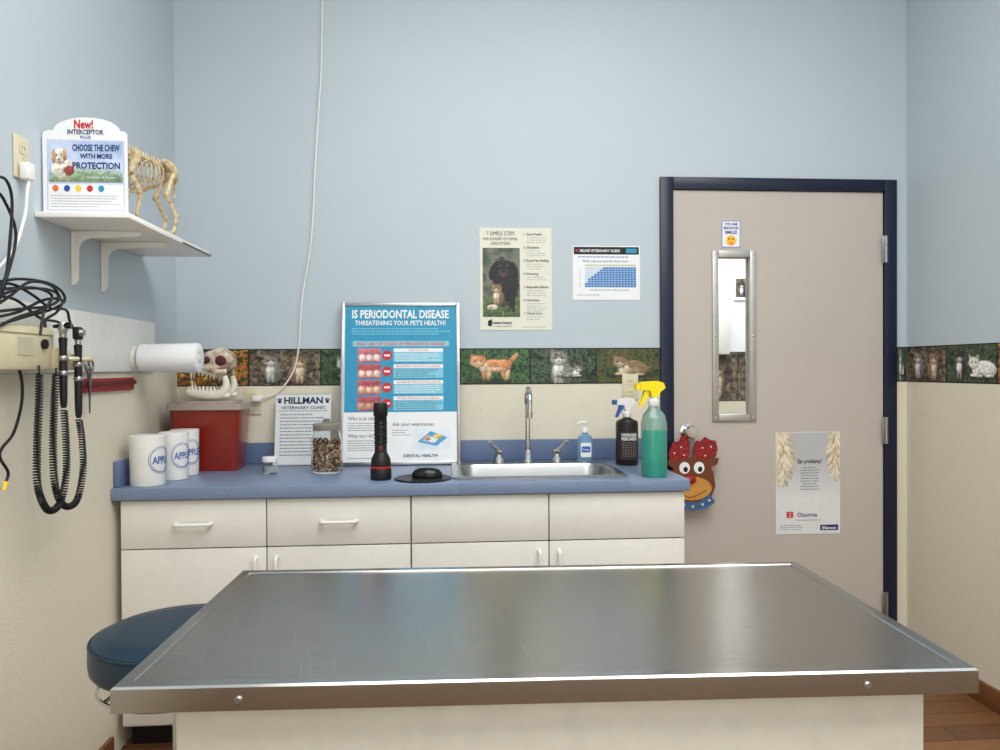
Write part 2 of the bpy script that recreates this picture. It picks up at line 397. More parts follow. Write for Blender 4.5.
def border(M,h,edges,kinds,name):
    mb=MB(M); mb.box((edges[0],0,0),(edges[-1],h,.001),pblack)
    for a,b,kd in zip(edges,edges[1:],kinds): mb.picture(panelpic(kd),a+.003,.005,b-.003,h-.005,.0016)
    mb.done(name,kind='structure')
bh=BT-BB
ed=[B(x,365).x-XL for x in (182,249,321,392,460,530,596)]+[dfx0-XL-.001]; ed[0]=.002
border(frame((XL,D,BB),(1,0,0),(0,0,1)),bh,ed,[0,1,2,5,3,4,5],'trim_1')
border(frame((dfx1,D,BB),(1,0,0),(0,0,1)),bh,[.001,XR-dfx1-.001],[4],'trim_2')
border(frame((XR,D-.003,BB),(0,-1,0),(0,0,1)),bh,[0]+[.27+.29*i for i in range(11)],[1,6,0,5,3,2,1,6,0,3,5],'trim_3')
border(frame((1.0,D+1.5,1.04),(1,0,0),(0,0,1)),.32,[0,.45,.9,1.35,1.8],[1,1,1,1],'trim_4')
# ------------------------------------------------------------------ door
navy=mat('door_frame_navy',(15,23,50),.35)
doorm=mat('door_paint_beige',(192,183,174),.5,var=.02,scale=3)
fr=MB()
fr.box((dfx0,D-.018,FZ),(dsx0,D+T+.01,dft),navy,.003); fr.box((dsx1,D-.018,FZ),(dfx1,D+T+.01,dft),navy,.003); fr.box((dsx0,D-.018,dst),(dsx1,D+T+.01,dft),navy,.003)
fr.done('trim_5',kind='structure')
lx0,lx1=B(711.5,336).x,B(755,336).x; lz1,lz0=B(733,251).z,B(733,421).z
dm=MB(); a,b=dsx0+.003,dsx1-.003; y0,y1=D-.004,D+.04
ix0,ix1,iz0,iz1=lx0+.028,lx1-.028,lz0+.03,lz1-.03
dm.box((a,y0,FZ+.01),(ix0,y1,dst-.003),doorm); dm.box((ix1,y0,FZ+.01),(b,y1,dst-.003),doorm)
dm.box((ix0,y0,FZ+.01),(ix1,y1,iz0),doorm); dm.box((ix0,y0,iz1),(ix1,y1,dst-.003),doorm)
door=dm.done('door_1',kind='structure')
lf=MB(); lfm=mat('lite_frame_steel',(190,188,182),.4,.7,var=.05)
for q in (((lx0,D-.016,lz0),(ix0,D-.004,lz1)),((ix1,D-.016,lz0),(lx1,D-.004,lz1)),((ix0,D-.016,lz0),(ix1,D-.004,iz0)),((ix0,D-.016,iz1),(ix1,D-.004,lz1))): lf.box(q[0],q[1],lfm,.003)
for z in (lz0+.015,lz1-.015,(lz0+lz1)/2):
    for x in (lx0+.014,lx1-.014): lf.ell((x,D-.016,z),(.005,.002,.005),chrome,10)
lf.done('window_frame',door); MB().box((ix0,D+.012,iz0),(ix1,D+.018,iz1),glass).done('window_glass',door)
for py in (250,430,604):
    zc=B(885,py).z; xx=dsx1; hg=MB(); hg.box((xx-.014,D-.021,zc-.06),(xx+.012,D-.017,zc+.06),steel,.001)
    for i in range(3): hg.cyl((xx,D-.024,zc-.06+.04*i+.001),(xx,D-.024,zc-.021+.04*i),.008,.008,steel,14)
    hg.done('hinge',door)
kb=B(687,431); kn=MB(); Mk=frame((kb.x,D-.004,kb.z),(1,0,0),(0,0,1))
kn.lathe((0,0,0),[(0,0),(.033,0),(.033,.006),(.014,.01),(.012,.035),(.024,.045),(.029,.06),(.024,.07),(0,.072)],chrome,28,M=Mk); kn.done('door_knob',door)
q=hit(741,288,1,D+1.499); m_=MB(); m_.box((q.x-.05,D+1.49,q.z-.08),(q.x+.05,D+1.499,q.z+.08),white)
pp=Pt(.8,40,fols[1],8); pp.catp(.4,.5,.5,*BK,pose='sit',stripes=False); m_.picture(pp,-.04,-.06,.04,.06,.001,M=frame((q.x,D+1.49,q.z),(1,0,0),(0,0,1)))
m_.done('picture_frame',label='small framed animal photo hung in the hall',cat='picture')
q=hit(724,300,1,D+1.46); m_=MB(); m_.box((q.x-.05,D+1.44,q.z-.35),(q.x+.03,D+1.499,q.z+.4),white,.004); m_.done('wall_cabinet',label='narrow white cabinet on the wall of the hall',cat='cabinet')
# ------------------------------------------------------------------ counter
lam=multi('laminate_blue',[(96,112,142),(114,131,160),(122,139,168),(138,153,180)],260,.35,2)
lam2=mat('laminate_blue_edge',(100,117,150),.4)
CF=2.62; CX1=.872
sx0,sx1,sy0,sy1=.025,.672,2.70,3.17
hx0,hx1,hy0,hy1=sx0+.02,sx1-.02,sy0+.02,sy1-.02
ct=MB(); zt,zb=CZ,CZ-.042
ct.box((XL+.001,CF,zb),(hx0,D-.001,zt),lam,.003); ct.box((hx1,CF,zb),(CX1,D-.001,zt),lam,.003)
ct.box((hx0-.002,CF,zb),(hx1+.002,hy0,zt),lam,.003); ct.box((hx0-.002,hy1,zb),(hx1+.002,D-.001,zt),lam,.003)
ct.box((XL+.001,D-.021,zt),(CX1,D-.001,zt+.09),lam2,.004); ct.box((XL+.001,CF+.02,zt),(XL+.02,D-.02,zt+.09),lam2,.004)
ct.done('countertop',label='blue speckled laminate countertop with low backsplash on cabinets',cat='countertop')
cab=mat('cabinet_white',(230,227,219),.35,var=.02)
cabd=mat('cabinet_shadow_gap',(120,112,100),.7)
def handle(mb,c,w_,axis):
    x,y,z=c; d=.026; h=w_/2
    if axis=='x': pts=[(x-h,y,z),(x-h+.004,y-d*.8,z),(x-h+.014,y-d,z),(x+h-.014,y-d,z),(x+h-.004,y-d*.8,z),(x+h,y,z)]
    else: pts=[(x,y,z-h),(x,y-d*.8,z-h+.004),(x,y-d,z-h+.014),(x,y-d,z+h-.014),(x,y-d*.8,z+h-.004),(x,y,z+h)]
    mb.tube(pts,.0065,white,10,k=4)
def cabinet(x0,xm,x1,draw_handles,label):
    e=thing('base_cabinet',label,'cabinet',((x0+x1)/2,2.95,FZ))
    yb=2.655; b=MB(); t=.016; dz=zb-.168
    b.box((x0,yb,FZ+.09),(x0+t,D-.003,zb-.001),cab); b.box((x1-t,yb,FZ+.09),(x1,D-.003,zb-.001),cab); b.box((x0+t,yb,FZ+.09),(x1-t,D-.003,FZ+.106),cab)
    b.box((x0+t,D-.012,FZ+.106),(x1-t,D-.003,zb-.001),cab); b.box((x0+t,yb,dz-.008),(x1-t,yb+.012,dz+.004),cabd); b.box((xm-.008,yb,FZ+.106),(xm+.008,yb+.012,zb-.001),cabd)
    b.box((x0+.002,yb+.06,FZ),(x1-.002,yb+.075,FZ+.09),black); b.done('body',e)
    for i,(a,c) in enumerate(((x0,xm),(xm,x1))):
        g=.002; fy=2.637
        d=MB(); d.box((a+g,fy,dz),(c-g,yb-.001,zb-.004),cab,.002); dr=d.done('drawer',e)
        if draw_handles: h=MB(); handle(h,((a+c)/2,fy,zb-.085),.12,'x'); h.done('handle',dr)
        d=MB(); d.box((a+g,fy,FZ+.1),(c-g,yb-.001,dz-.004),cab,.002); dr=d.done('door',e)
        h=MB(); hx=(c-.035) if i==0 else (a+.035); handle(h,(hx,fy,dz-.07),.07,'z'); h.done('handle',dr)
cx=[hit(x,520,1,2.637).x for x in (120,266.5,411,549,685)]
cabinet(cx[0],cx[1],cx[2]-.001,True,'white laminate base cabinet with two drawers, beside the stool')
cabinet(cx[2]+.001,cx[3],cx[4],False,'white laminate base cabinet under the sink')
# ------------------------------------------------------------------ sink
sk=MB()
def loopmesh(mb,loops,m):
    n_=len(loops[0][0]); vs=[];fs=[]
    for pts,z in loops: vs+=[(p[0],p[1],z) for p in pts]
    for i in range(len(loops)-1):
        for j in range(n_): q=(j+1)%n_; fs.append((i*n_+j,i*n_+q,(i+1)*n_+q,(i+1)*n_+j))
    fs.append(tuple(range((len(loops)-1)*n_,len(loops)*n_))); mb.add(vs,fs,m)
bx0,bx1,by0,by1=sx0+.035,sx1-.035,sy0+.03,sy1-.095
loopmesh(sk,[(rrect(sx0,sy0,sx1,sy1,.03),CZ+.0005),(rrect(sx0,sy0,sx1,sy1,.03),CZ+.004),(rrect(sx0+.006,sy0+.006,sx1-.006,sy1-.006,.028),CZ+.008),
 (rrect(bx0,by0,bx1,by1,.06),CZ+.006),(rrect(bx0+.006,by0+.006,bx1-.006,by1-.006,.06),CZ-.004),(rrect(bx0+.02,by0+.02,bx1-.02,by1-.02,.06),CZ-.16),(rrect(bx0+.06,by0+.06,bx1-.06,by1-.06,.04),CZ-.175)],steel)
sink=sk.done('sink',label='stainless steel drop-in sink set in the blue countertop',cat='sink')
dr=MB(); dr.lathe(((bx0+bx1)/2,(by0+by1)/2,CZ-.175),[(0,.003),(.02,.002),(.04,.004),(.045,.001)],chrome,24); dr.done('drain',sink)
fx=hit(528,460,1,3.12).x; fy=3.125; fz=CZ+.007
fa=thing('faucet','chrome gooseneck faucet with two lever handles behind the sink','faucet',(fx,fy,fz))
b=MB(); b.lathe((fx,fy,fz),[(0,0),(.022,0),(.022,.008),(.015,.02),(.013,.045),(.011,.05)],chrome,24); b.done('base',fa)
zt_=hit(528,389,1,3.1).z
s=MB(); pts=[(fx,fy,fz+.03),(fx,fy,fz+.12),(fx,fy,zt_-.07)]
for i in range(9):
    a=math.pi*i/8; pts.append((fx-.004,fy-.06+.06*math.cos(a),zt_-.06+.06*math.sin(a)))
pts.append((fx-.005,fy-.12,zt_-.1)); s.tube(pts,.0105,chrome,14,k=3); s.cyl((fx-.005,fy-.12,zt_-.115),(fx-.005,fy-.12,zt_-.09),.012,.013,chrome,16); s.done('spout',fa)
for px,sg in ((499,-1),(557,1)):
    hx=hit(px,460,1,fy).x; h=MB(); h.lathe((hx,fy,fz),[(0,0),(.024,0),(.023,.012),(.016,.024),(.016,.04),(.018,.046),(.0,.056)],chrome,22)
    h.tube([(hx,fy,fz+.044),(hx+sg*.02,fy-.01,fz+.065),(hx+sg*.04,fy-.02,fz+.09)],[.009,.007,.009],chrome,10,k=5); h.done('handle',fa)
# ------------------------------------------------------------------ exam table
def brushed(name,rgb,rough):
    m=bpy.data.materials.new(name); m.use_nodes=True; n=m.node_tree.nodes; k=m.node_tree.links; p=n['Principled BSDF']
    tc=n.new('ShaderNodeTexCoord'); prev=None
    # sparse hair-line scratches in a few directions
    for sc3,rz_,th in (((2.5,170,1),4,.70),((170,2.5,1),-9,.70),((3,190,1),35,.73),((3,170,1),-55,.73),((2.6,150,1),-22,.72)):
        mp0=n.new('ShaderNodeMapping'); mp0.inputs['Rotation'].default_value=(0,0,rad(rz_)); k.new(tc.outputs['Object'],mp0.inputs[0])
        mp=n.new('ShaderNodeMapping'); mp.inputs['Scale'].default_value=sc3; k.new(mp0.outputs[0],mp.inputs[0])
        nz=n.new('ShaderNodeTexNoise'); nz.inputs['Scale'].default_value=3.0; nz.inputs['Detail'].default_value=0; k.new(mp.outputs[0],nz.inputs['Vector'])
        pw=n.new('ShaderNodeMapRange'); pw.inputs['From Min'].default_value=th; pw.inputs['From Max'].default_value=th+.1; k.new(nz.outputs['Fac'],pw.inputs['Value'])
        if prev is None: prev=pw.outputs[0]
        else:
            mm=n.new('ShaderNodeMath'); mm.operation='MAXIMUM'; k.new(prev,mm.inputs[0]); k.new(pw.outputs[0],mm.inputs[1]); prev=mm.outputs[0]
    n4=n.new('ShaderNodeTexNoise'); n4.inputs['Scale'].default_value=3; n4.inputs['Detail'].default_value=2; k.new(tc.outputs['Object'],n4.inputs['Vector'])
    c=lin(rgb); r=n.new('ShaderNodeValToRGB'); r.color_ramp.elements[0].color=c; r.color_ramp.elements[1].color=(*[min(1,x*1.22) for x in c[:3]],1)
    k.new(prev,r.inputs[0]); k.new(r.outputs[0],p.inputs['Base Color'])
    m2=n.new('ShaderNodeMapRange'); m2.inputs['To Min'].default_value=rough-.03; m2.inputs['To Max'].default_value=rough+.03; k.new(n4.outputs['Fac'],m2.inputs['Value']); k.new(m2.outputs[0],p.inputs['Roughness'])
    p.inputs['Metallic'].default_value=1
    return m
tst=brushed('table_brushed_steel',(172,167,161),.25)
trm=mat('table_rim_steel',(176,174,171),.2,1,var=.03,scale=6)
TZ=.818; tw,td=1.243,.612; TY=1.363; TX=.1635
et=thing('exam_table','veterinary exam table with scratched brushed steel top and cream base','table',(TX,TY,FZ))
Mt=Matrix.Translation((TX,TY,0))@Matrix.Rotation(rad(-1.8),4,'Z')
t=MB(Mt); hw,hd=tw/2,td/2; rw=.021
t.box((-hw+.004,-hd+.004,TZ-.012),(hw-.004,hd-.004,TZ-.0025),tst)
for q in ([(-hw,-hd),(hw,-hd),(hw-rw,-hd+rw),(-hw+rw,-hd+rw)],[(hw,-hd),(hw,hd),(hw-rw,hd-rw),(hw-rw,-hd+rw)],[(hw,hd),(-hw,hd),(-hw+rw,hd-rw),(hw-rw,hd-rw)],[(-hw,hd),(-hw,-hd),(-hw+rw,-hd+rw),(-hw+rw,hd-rw)]):
    vs=[(q[0][0],q[0][1],TZ-.036),(q[1][0],q[1][1],TZ-.036),(q[0][0],q[0][1],TZ-.003),(q[1][0],q[1][1],TZ-.003)]
    dx=[(1 if a[0]<0 else -1,1 if a[1]<0 else -1) for a in q]
    i0=[(q[i][0]+.003*dx[i][0],q[i][1]+.003*dx[i][1],TZ) for i in (0,1)]; i1=[(q[i][0],q[i][1],TZ) for i in (3,2)]; i2=[(q[i][0]+.002*dx[i][0],q[i][1]+.002*dx[i][1],TZ-.0024) for i in (3,2)]
    t.add(vs+i0+i1+i2,[(0,1,3,2),(2,3,5,4),(4,5,7,6),(6,7,9,8)],trm)
t.box((-hw+.002,-hd+.002,TZ-.0355),(hw-.002,hd-.002,TZ-.013),trm)
top=t.done('table_top',et)
for xx in (-.445,.455):
    s=MB(Mt); s.lathe((0,0,0),[(0,.004),(.004,.004),(.0055,.002),(.0055,0)],steel,14,M=Mt@frame((xx,-hd,TZ-.02),(1,0,0),(0,0,1))); s.done('screw',top)
basec=mat('table_base_cream',(208,203,190),.45)
b=MB(Mt); b.box((-.545,-hd+.03,FZ+.08),(.56,hd-.03,TZ-.037),basec,.006); b.box((-.52,-hd+.07,FZ),(.535,hd-.06,FZ+.08),black); b.done('table_base',et)
# ------------------------------------------------------------------ stool
vin=mat('stool_vinyl_blue',(18,46,64),.4,var=.08,scale=60,bump=.05)
SX,SY,SZ=-.602,1.755,.68
st=thing('stool','round stool with dark blue vinyl seat beside the exam table','stool',(SX,SY,FZ))
s=MB(); s.lathe((SX,SY,SZ),[(0,0),(.12,0),(.165,-.004),(.184,-.014),(.19,-.03),(.191,-.055),(.188,-.075),(.182,-.083),(.17,-.086),(0,-.086)],vin,48)
s.tube([(SX+.188*math.cos(a*math.pi/24),SY+.188*math.sin(a*math.pi/24),SZ-.018) for a in range(48)],.003,vin,6,closed=True); s.done('seat',st)
s=MB(); s.tube([(SX+.172*math.cos(a*math.pi/24),SY+.172*math.sin(a*math.pi/24),SZ-.122) for a in range(48)],.0045,chrome,8,closed=True)
for a in (45,135,225,315): s.tube([(SX,SY,SZ-.09),(SX+.1*math.cos(rad(a)),SY+.1*math.sin(rad(a)),SZ-.095),(SX+.172*math.cos(rad(a)),SY+.172*math.sin(rad(a)),SZ-.122)],.0045,chrome,8,k=3)
s.done('support_ring',st)
MB().cyl((SX,SY,.05),(SX,SY,SZ-.087),.024,.02,chrome).done('column',st)
for i in range(5):
    a=rad(72*i+20); c_,s2=math.cos(a),math.sin(a); z=FZ
    l=MB(); l.tube([(SX,SY,z+.12),(SX+.1*c_,SY+.1*s2,z+.1),(SX+.18*c_,SY+.18*s2,z+.065)],[.018,.014,.01],chrome,10,k=4)
    l.cyl((SX+.18*c_-.01*s2,SY+.18*s2+.01*c_,z+.025),(SX+.18*c_+.01*s2,SY+.18*s2-.01*c_,z+.025),.025,.025,black,18); l.cyl((SX+.18*c_,SY+.18*s2,z+.03),(SX+.18*c_,SY+.18*s2,z+.07),.006,.006,chrome,10); l.done('leg',st)
# ------------------------------------------------------------------ framed poster
py0=3.125; xl=hit(340.5,384,1,3.18).x; xr=hit(460,384,1,3.18).x; ztop=hit(400,303,1,3.228).z
yd=V((0,.1,ztop-CZ-.002)); hh=yd.length; o=(xl,py0,CZ+.002)
M_=frame(o,(1,0,0),yd)
pf=thing('framed_poster','silver framed dental disease poster leaning on the wall','poster',((xl+xr)/2,py0,CZ))
A=Art(340,303,460,465,xr-xl,hh,M_); fw=.014; W_,H_=A.w,A.h
for q in (((0,0,-.012),(fw,H_,.006)),((W_-fw,0,-.012),(W_,H_,.006)),((fw,0,-.012),(W_-fw,fw,.006)),((fw,H_-fw,-.012),(W_-fw,H_,.006))): A.box(q[0],q[1],steel,.002)
A.done('frame',pf)
A=Art(340,303,460,465,xr-xl,hh,M_)
A.box((fw*.7,fw*.7,-.01),(W_-fw*.7,H_-fw*.7,0),paper)
A.rect(344,306.5,456.5,413,pteal,1)
pl=mat('print_pale_teal',(128,200,220),.6)
A.t('IS PERIODONTAL DISEASE',400,314.5,8,paper,w=98,bold=.03); A.t("THREATENING YOUR PET'S HEALTH?",400,323.5,4.6,paper,w=92,bold=.02)
A.rows(351,450,329.5,2.6,3,pl,.9)
A.rect(352,342,449,347.5,mat('print_pale_pink',(150,195,210),.6),2); A.t('WHAT ARE THE STAGES OF PERIODONTAL DISEASE?',400,344.8,3.2,pred,w=90,bold=.01)
for i,hd_ in enumerate(('HEALTHY GUMS','BEGINNING PERIODONTAL DISEASE','ADVANCED PERIODONTAL DISEASE','SEVERE PERIODONTAL DISEASE')):
    y=349.5+16*i; p=Pt(1.6,30,[(200,90,105),(222,125,135),(185,70,85)],6)
    for j in range(3): p.blob(.3+.5*j,.36,.2,.3,((240,235,224),(236,222,198),(222,200,160),(196,165,125))[i],soft=.7,fur=.2,tex=.15,a=.1*j)
    p.blob(.8,.95,1.1,.4,(215,120,130) if i<1 else (190,80,95),soft=.5,fur=.2); p.blob(.8,-.1,1.0,.2,(150,60,70),soft=.6)
    A.pic(p,357,y,380.5,y+14,2)
    A.e(386.5,y+7,5,5,pred,2); A.rect(383.6,y+6,389.4,y+8,paper,3)
    A.rect(393,y-.1,443,y+3.6,paper,2); A.t(hd_,418,y+1.7,2,pred,w=min(44,len(hd_)*1.6),l=3)
    A.rect(393,y+3.9,443,y+13.6,pl,2); A.rows(395,441,y+5.6,2.1,4,mat('print_dark_teal',(30,95,125),.6) if i%2 else paper,.7,3)
A.t('Who is at risk?',348,419,3.6,dkgrey,w=28,al='L'); A.rows(348,380,424,2.3,4,grey,.7)
A.t('What can I do?',348,436,3.6,dkgrey,w=26,al='L'); A.rows(348,388,441,2.3,5,grey,.7)
A.t('Ask your veterinarian.',392,425,3.6,dkgrey,w=42,al='L'); A.rows(392,410,431,2.3,3,grey,.7)
p=Pt(1.9,40,[(215,228,235),(235,240,244)],14); p.pol([(.25,.35),(1.2,.15),(1.75,.55),(.9,.85)],(85,160,205),tex=.1); p.pol([(.5,.42),(1.1,.3),(1.3,.5),(.8,.62)],(240,240,240),tex=.1); p.blob(.75,.52,.16,.12,(190,150,110)); p.blob(1.25,.6,.2,.1,(235,190,60))
A.pic(p,412,429,450,450,2); A.t('DENTAL HEALTH',420,456,2.8,navyp,w=34,bold=.02); A.rows(348,385,458,2,1,grey,.7)
A.done('print',pf)
zt2=hit(300,394,1,3.215).z; xl=hit(274,466,1,3.165).x; xr=hit(330,466,1,3.165).x; yd=V((0,.05,zt2-CZ-.002))
A=Art(273,394,330,466,xr-xl,yd.length,frame((xl,3.165,CZ+.002),(1,0,0),yd)); A.base(mat('paper_grey_white',(218,222,224),.5,var=.02),.003)
hn=mat('print_dark_navy',(22,34,72),.6)
A.t('HILLMAN',301.5,400.5,6.4,hn,w=40,bold=.035); A.t('VETERINARY CLINIC',301.5,408,3,hn,w=46,bold=.01)
for x in (277,326):
    A.e(x,401.8,1.8,1.7,hn,2)
    for q in (-2,-.7,.7,2): A.e(x+q,398.9+abs(q)*.4,.6,.9,hn,2)
A.rect(276,411,327,411.6,grey,2); A.rows(278,325,415,3.4,13,grey,1.1); A.rect(274,394,329,394.8,ltgrey,2); A.rect(274,465,329,465.8,ltgrey,2)
A.done('clinic_sign',label='printed clinic notice sign leaning against the blue backsplash',cat='sign')
# ------------------------------------------------------------------ wall posters
A=backart(480,228,552,330); A.base(cream)
A.t('7 SIMPLE STEPS',501,233.5,4,dkgrey,w=28); A.t('FOR OWNERS OF PUPPIES',501,239,2.8,dkgrey,w=34); A.t('AND KITTENS',501,243.5,2.8,dkgrey,w=19)
p=Pt(37/69,130,[(58,70,60),(90,98,84),(122,126,112),(42,50,42)],26)
p.blob(.27,.1,.6,.2,(75,96,56),soft=.5,fur=.3,tex=.5)
for i in range(40): p.blob(.54*rng.rand(),.02+.2*rng.rand(),.006,.06,((62,88,44),(106,124,76))[i%2],a=rng.rand()*.8-.4,soft=.9,op=.7)
p.blob(.33,.45,.19,.24,(26,25,26)); p.blob(.3,.72,.15,.11,(30,29,30)); p.blob(.16,.66,.06,.13,(18,18,18),a=-.25); p.blob(.45,.67,.055,.13,(20,20,20),a=.25); p.blob(.3,.64,.075,.055,(62,56,52),soft=.5); p.blob(.3,.665,.03,.02,(8,8,8),fur=0); p.blob(.3,.6,.04,.012,(120,60,60),soft=.6)
p.blob(.245,.74,.016,.012,(110,84,56),fur=0); p.blob(.36,.74,.016,.012,(110,84,56),fur=0)
p.blob(.42,.2,.045,.14,(28,26,26)); p.catp(.2,.36,.2,*TB,pose='sit'); p.blob(.14,.14,.08,.04,(205,196,182)); p.blob(.42,.1,.07,.03,(40,35,32))
for i in range(20): p.blob(.54*rng.rand(),.02+.08*rng.rand(),.006,.05,((70,98,48),(110,130,80))[i%2],a=rng.rand()*.8-.4,soft=.9,op=.8)
A.pic(p,483,248,520,317,1)
A.t('veterinary',502,322.5,3,pblack,w=20,bold=.02); A.pol([(488,321),(492,319),(492,326),(488,326)],pblack,2); A.rows(494,513,326.3,2,1,grey,.8)
for i,(hh_,nn) in enumerate((('1. Good Health',3),('2. Parasites',3),('3. Routine Pest Handling',3),('4. Grooming',2),('5. Responsible Behavior',3),('6. Nutrition',4),('7. Dental Care',2))):
    y=234+13.2*i; A.t(hh_,524,y,2.5,dkgrey,w=min(25,len(hh_)*1.3),al='L',bold=.01); A.rows(527,546,y+3.6,2.4,nn,ltgrey,.8)
A.rows(522,545,327,2,1,ltgrey,.8)
A.done('puppy_and_kitten_poster',label='cream pet care poster with puppy and kitten photo',cat='poster')
A=backart(573,246,640,300); A.base(paper); A.rect(574,247,639,254.5,pblack,1); A.t('FELINE VETERINARY GUIDE',580,250.8,2.6,paper,w=40,al='L',bold=.02); A.e(577,250.7,1.4,1.4,pred,2); A.rect(626,248.5,637,253,pteal,2)
A.rows(578,636,257,2,1,pblue,.8); A.t('When cats are seen for their visits',605,261,2.3,pblue,w=46)
mb2=mat('print_mid_blue',(50,125,195),.6)
A.rect(585,264.5,636,266.2,mat('print_pale_yellow',(205,205,170),.6),2)
for i in range(9):
    A.t(str(i+1),580,268.3+2.25*i,1.4,dkgrey,l=2)
    s0=[6,5,4,3,2,1,1,0,0][i]
    for j in range(s0,17): A.rect(585+j*3.02,267.3+2.25*i,587.7+j*3.02,269.2+2.25*i,mb2,2)
    if s0: A.rect(585,267.3+2.25*i,585+s0*3.02-.3,269.2+2.25*i,mat('print_pale_blue',(205,220,232),.6),1.5)
A.rows(590,634,290,2,1,grey,.7); A.rows(577,600,295,2,1,grey,.7)
A.done('visit_chart',label='white and blue veterinary visit chart taped to the wall',cat='chart')
def doorart(x0,y0,x1,y1): return backart(x0,y0,x1,y1,.0065)
A=doorart(721,220,741,248); A.base(paper,.0015)
for q in ((721.4,220.4,740.6,221.2),(721.4,246.8,740.6,247.6),(721.4,220.4,722.2,247.6),(739.8,220.4,740.6,247.6)): A.rect(*q,pblue,1)
A.t('YOU ARE',731,224,2.6,pblue,w=13,bold=.03); A.t('BEING WATCHED',731,228,2.4,pblue,w=15,bold=.03); A.t('SMILE!',731,232.3,3,pblue,w=12,bold=.03)
A.e(731,240.5,5.2,5.2,mat('print_sun_yellow',(250,190,60),.6),2); A.e(729,239,.7,1.1,pblack,3); A.e(733,239,.7,1.1,pblack,3)
A.pol([(728,241.5),(729.5,243.6),(731,244.2),(732.5,243.6),(734,241.5),(732.4,242.8),(731,243.2),(729.6,242.8)],pred,3)
A.done('smile_sign',label='small white sign with yellow smiley face on the door',cat='sign')
A=doorart(776,432,840,534); A.base(paper,.0015)
A.rect(776.4,432.4,839.6,533.6,mat('print_warm_grey',(226,226,227),.6),1)
p=Pt(64/66,130,[(176,177,181),(188,189,192)],60)
g_=np.clip(1-p.Y*1.2,0,1)[...,None]; p.c=p.c*(1-g_)+np.array((225,225,226.))*g_
for sg,xo in ((1,0),(-1,p.asp)):
    X_=lambda x:xo+sg*x*.85
    hi,md,dk=(244,238,224),(214,198,168),(140,120,92)
    if sg>0: spec=[(.0,.93,.24,.12,0),(.08,.78,.18,.17,.2),(.15,.62,.16,.18,.1),(.15,.45,.12,.15,-.05),(.11,.3,.08,.12,-.1)]
    else: spec=[(.0,.95,.17,.1,0),(.06,.82,.14,.14,.15),(.1,.67,.13,.17,.05),(.1,.51,.1,.14,-.05),(.07,.38,.07,.1,-.1)]
    for a_,b_,c_,d_,r_ in spec: p.blob(X_(a_),b_,c_,d_,md,fur=.6,tex=.2,sh=.1,soft=.4,a=sg*r_)
    for i in range(150):     # wavy hair locks following the ear
        j=rng.randint(len(spec)); a_,b_,c_,d_,r_=spec[j]; u=(rng.rand()*2-1)*.95; v=(rng.rand()*2-1)*.95
        p.blob(X_(a_+c_*u),b_+d_*v,.007,.05,(hi,hi,md,dk)[rng.randint(4)],a=sg*(r_+.7*u+rng.rand()*.4-.2),soft=1,fur=.15,tex=.05,op=.75,sh=.05)
A.pic(p,776.4,432.4,839.6,498,1.5)
A.t('Ear problems?',809.5,461,4.2,dkgrey,w=24,l=4,bold=.02); A.rows(800,819,467.5,2.7,9,grey,.9,4,True)
A.t('Osurnia',807,514.5,4.2,navyp,w=20,bold=.01,l=4); A.rect(786.5,511.5,793,517.5,pred,3); A.t('Z',789.8,514.5,3.4,paper,l=5); A.rows(796,822,520,2,1,grey,.7,3); A.rows(780,804,525,2,3,grey,.6,3)
A.rect(820,525,838,530.5,navyp,3); A.t('Elanco',829,527.8,3,paper,w=14,bold=.02,l=5)
A.done('ear_problem_poster',label='pale ear problem poster with cream furry dog ears on door',cat='poster')
# reindeer decoration
o=B(693,508,.055); sc_=1/232
rb=mat('felt_brown',(112,60,32),.8); rr=multi('felt_red_plaid',[(70,12,16),(140,22,26),(185,40,38)],110,.7); rt=mat('felt_tan',(200,142,66),.8); rbl=mat('felt_blue',(56,96,150),.7)
furw=mat('felt_white',(235,232,225),.8)
rd=thing('reindeer_decoration','painted wooden reindeer head with blue scarf hanging on door knob','decoration',(o.x,o.y,o.z))
def RP(pts): return [((x-693)*sc_,(508-y)*sc_) for x,y in pts]
Mr=frame(o,(1,0,0),(0,0,1))
h=MB(Mr); h.prism(RP([(674,462),(671,475),(670,486),(674,496),(686,502),(700,502),(712,496),(716,486),(714,472),(709,462),(698,457),(684,457)]),-.005,.005,rb)
h.prism(RP([(673,468),(667,463),(668,458),(674,458),(680,463)]),-.004,.004,rb); h.prism(RP([(709,468),(718,464),(720,458),(712,456),(704,462)]),-.004,.004,rb)
h.prism(RP(ell2(692,488,20,12)),.005,.0062,rt); h.tube([(*RP([(679,491)])[0],.007),(*RP([(690,497)])[0],.007),(*RP([(706,490)])[0],.007)],.0012,pblack,6,k=4); h.done('head',rd)
h=MB(Mr); h.prism(RP([(680,461),(672,462),(668,455),(670,447),(673,441),(679,440),(682,434),(687,436),(690,442),(690,452),(688,459)]),-.009,-.001,rr)
for x,y in ((674,452),(681,446),(684,454)): h.prism(RP(ell2(x,y,.8,.8,10)),-.0015,0,furw)
h.done('antler',rd)
h=MB(Mr); h.prism(RP([(694,459),(694,448),(697,440),(702,440),(706,436),(711,439),(717,440),(719,448),(717,456),(712,460),(704,463)]),-.009,-.001,rr)
for x,y in ((703,447),(712,446),(706,455)): h.prism(RP(ell2(x,y,.8,.8,10)),-.0015,0,furw)
h.done('antler',rd)
for x in (684,699):
    h=MB(Mr); h.prism(RP(ell2(x,467,5.5,6)),.0051,.0065,paper); h.prism(RP(ell2(x+1,468.5,2.3,2.8)),.0065,.0071,pblack); h.done('eye',rd)
MB(Mr).ell((*RP([(689,479)])[0],.009),(.03,.018,.013),mat('nose_red',(160,26,28),.3)).done('nose',rd)
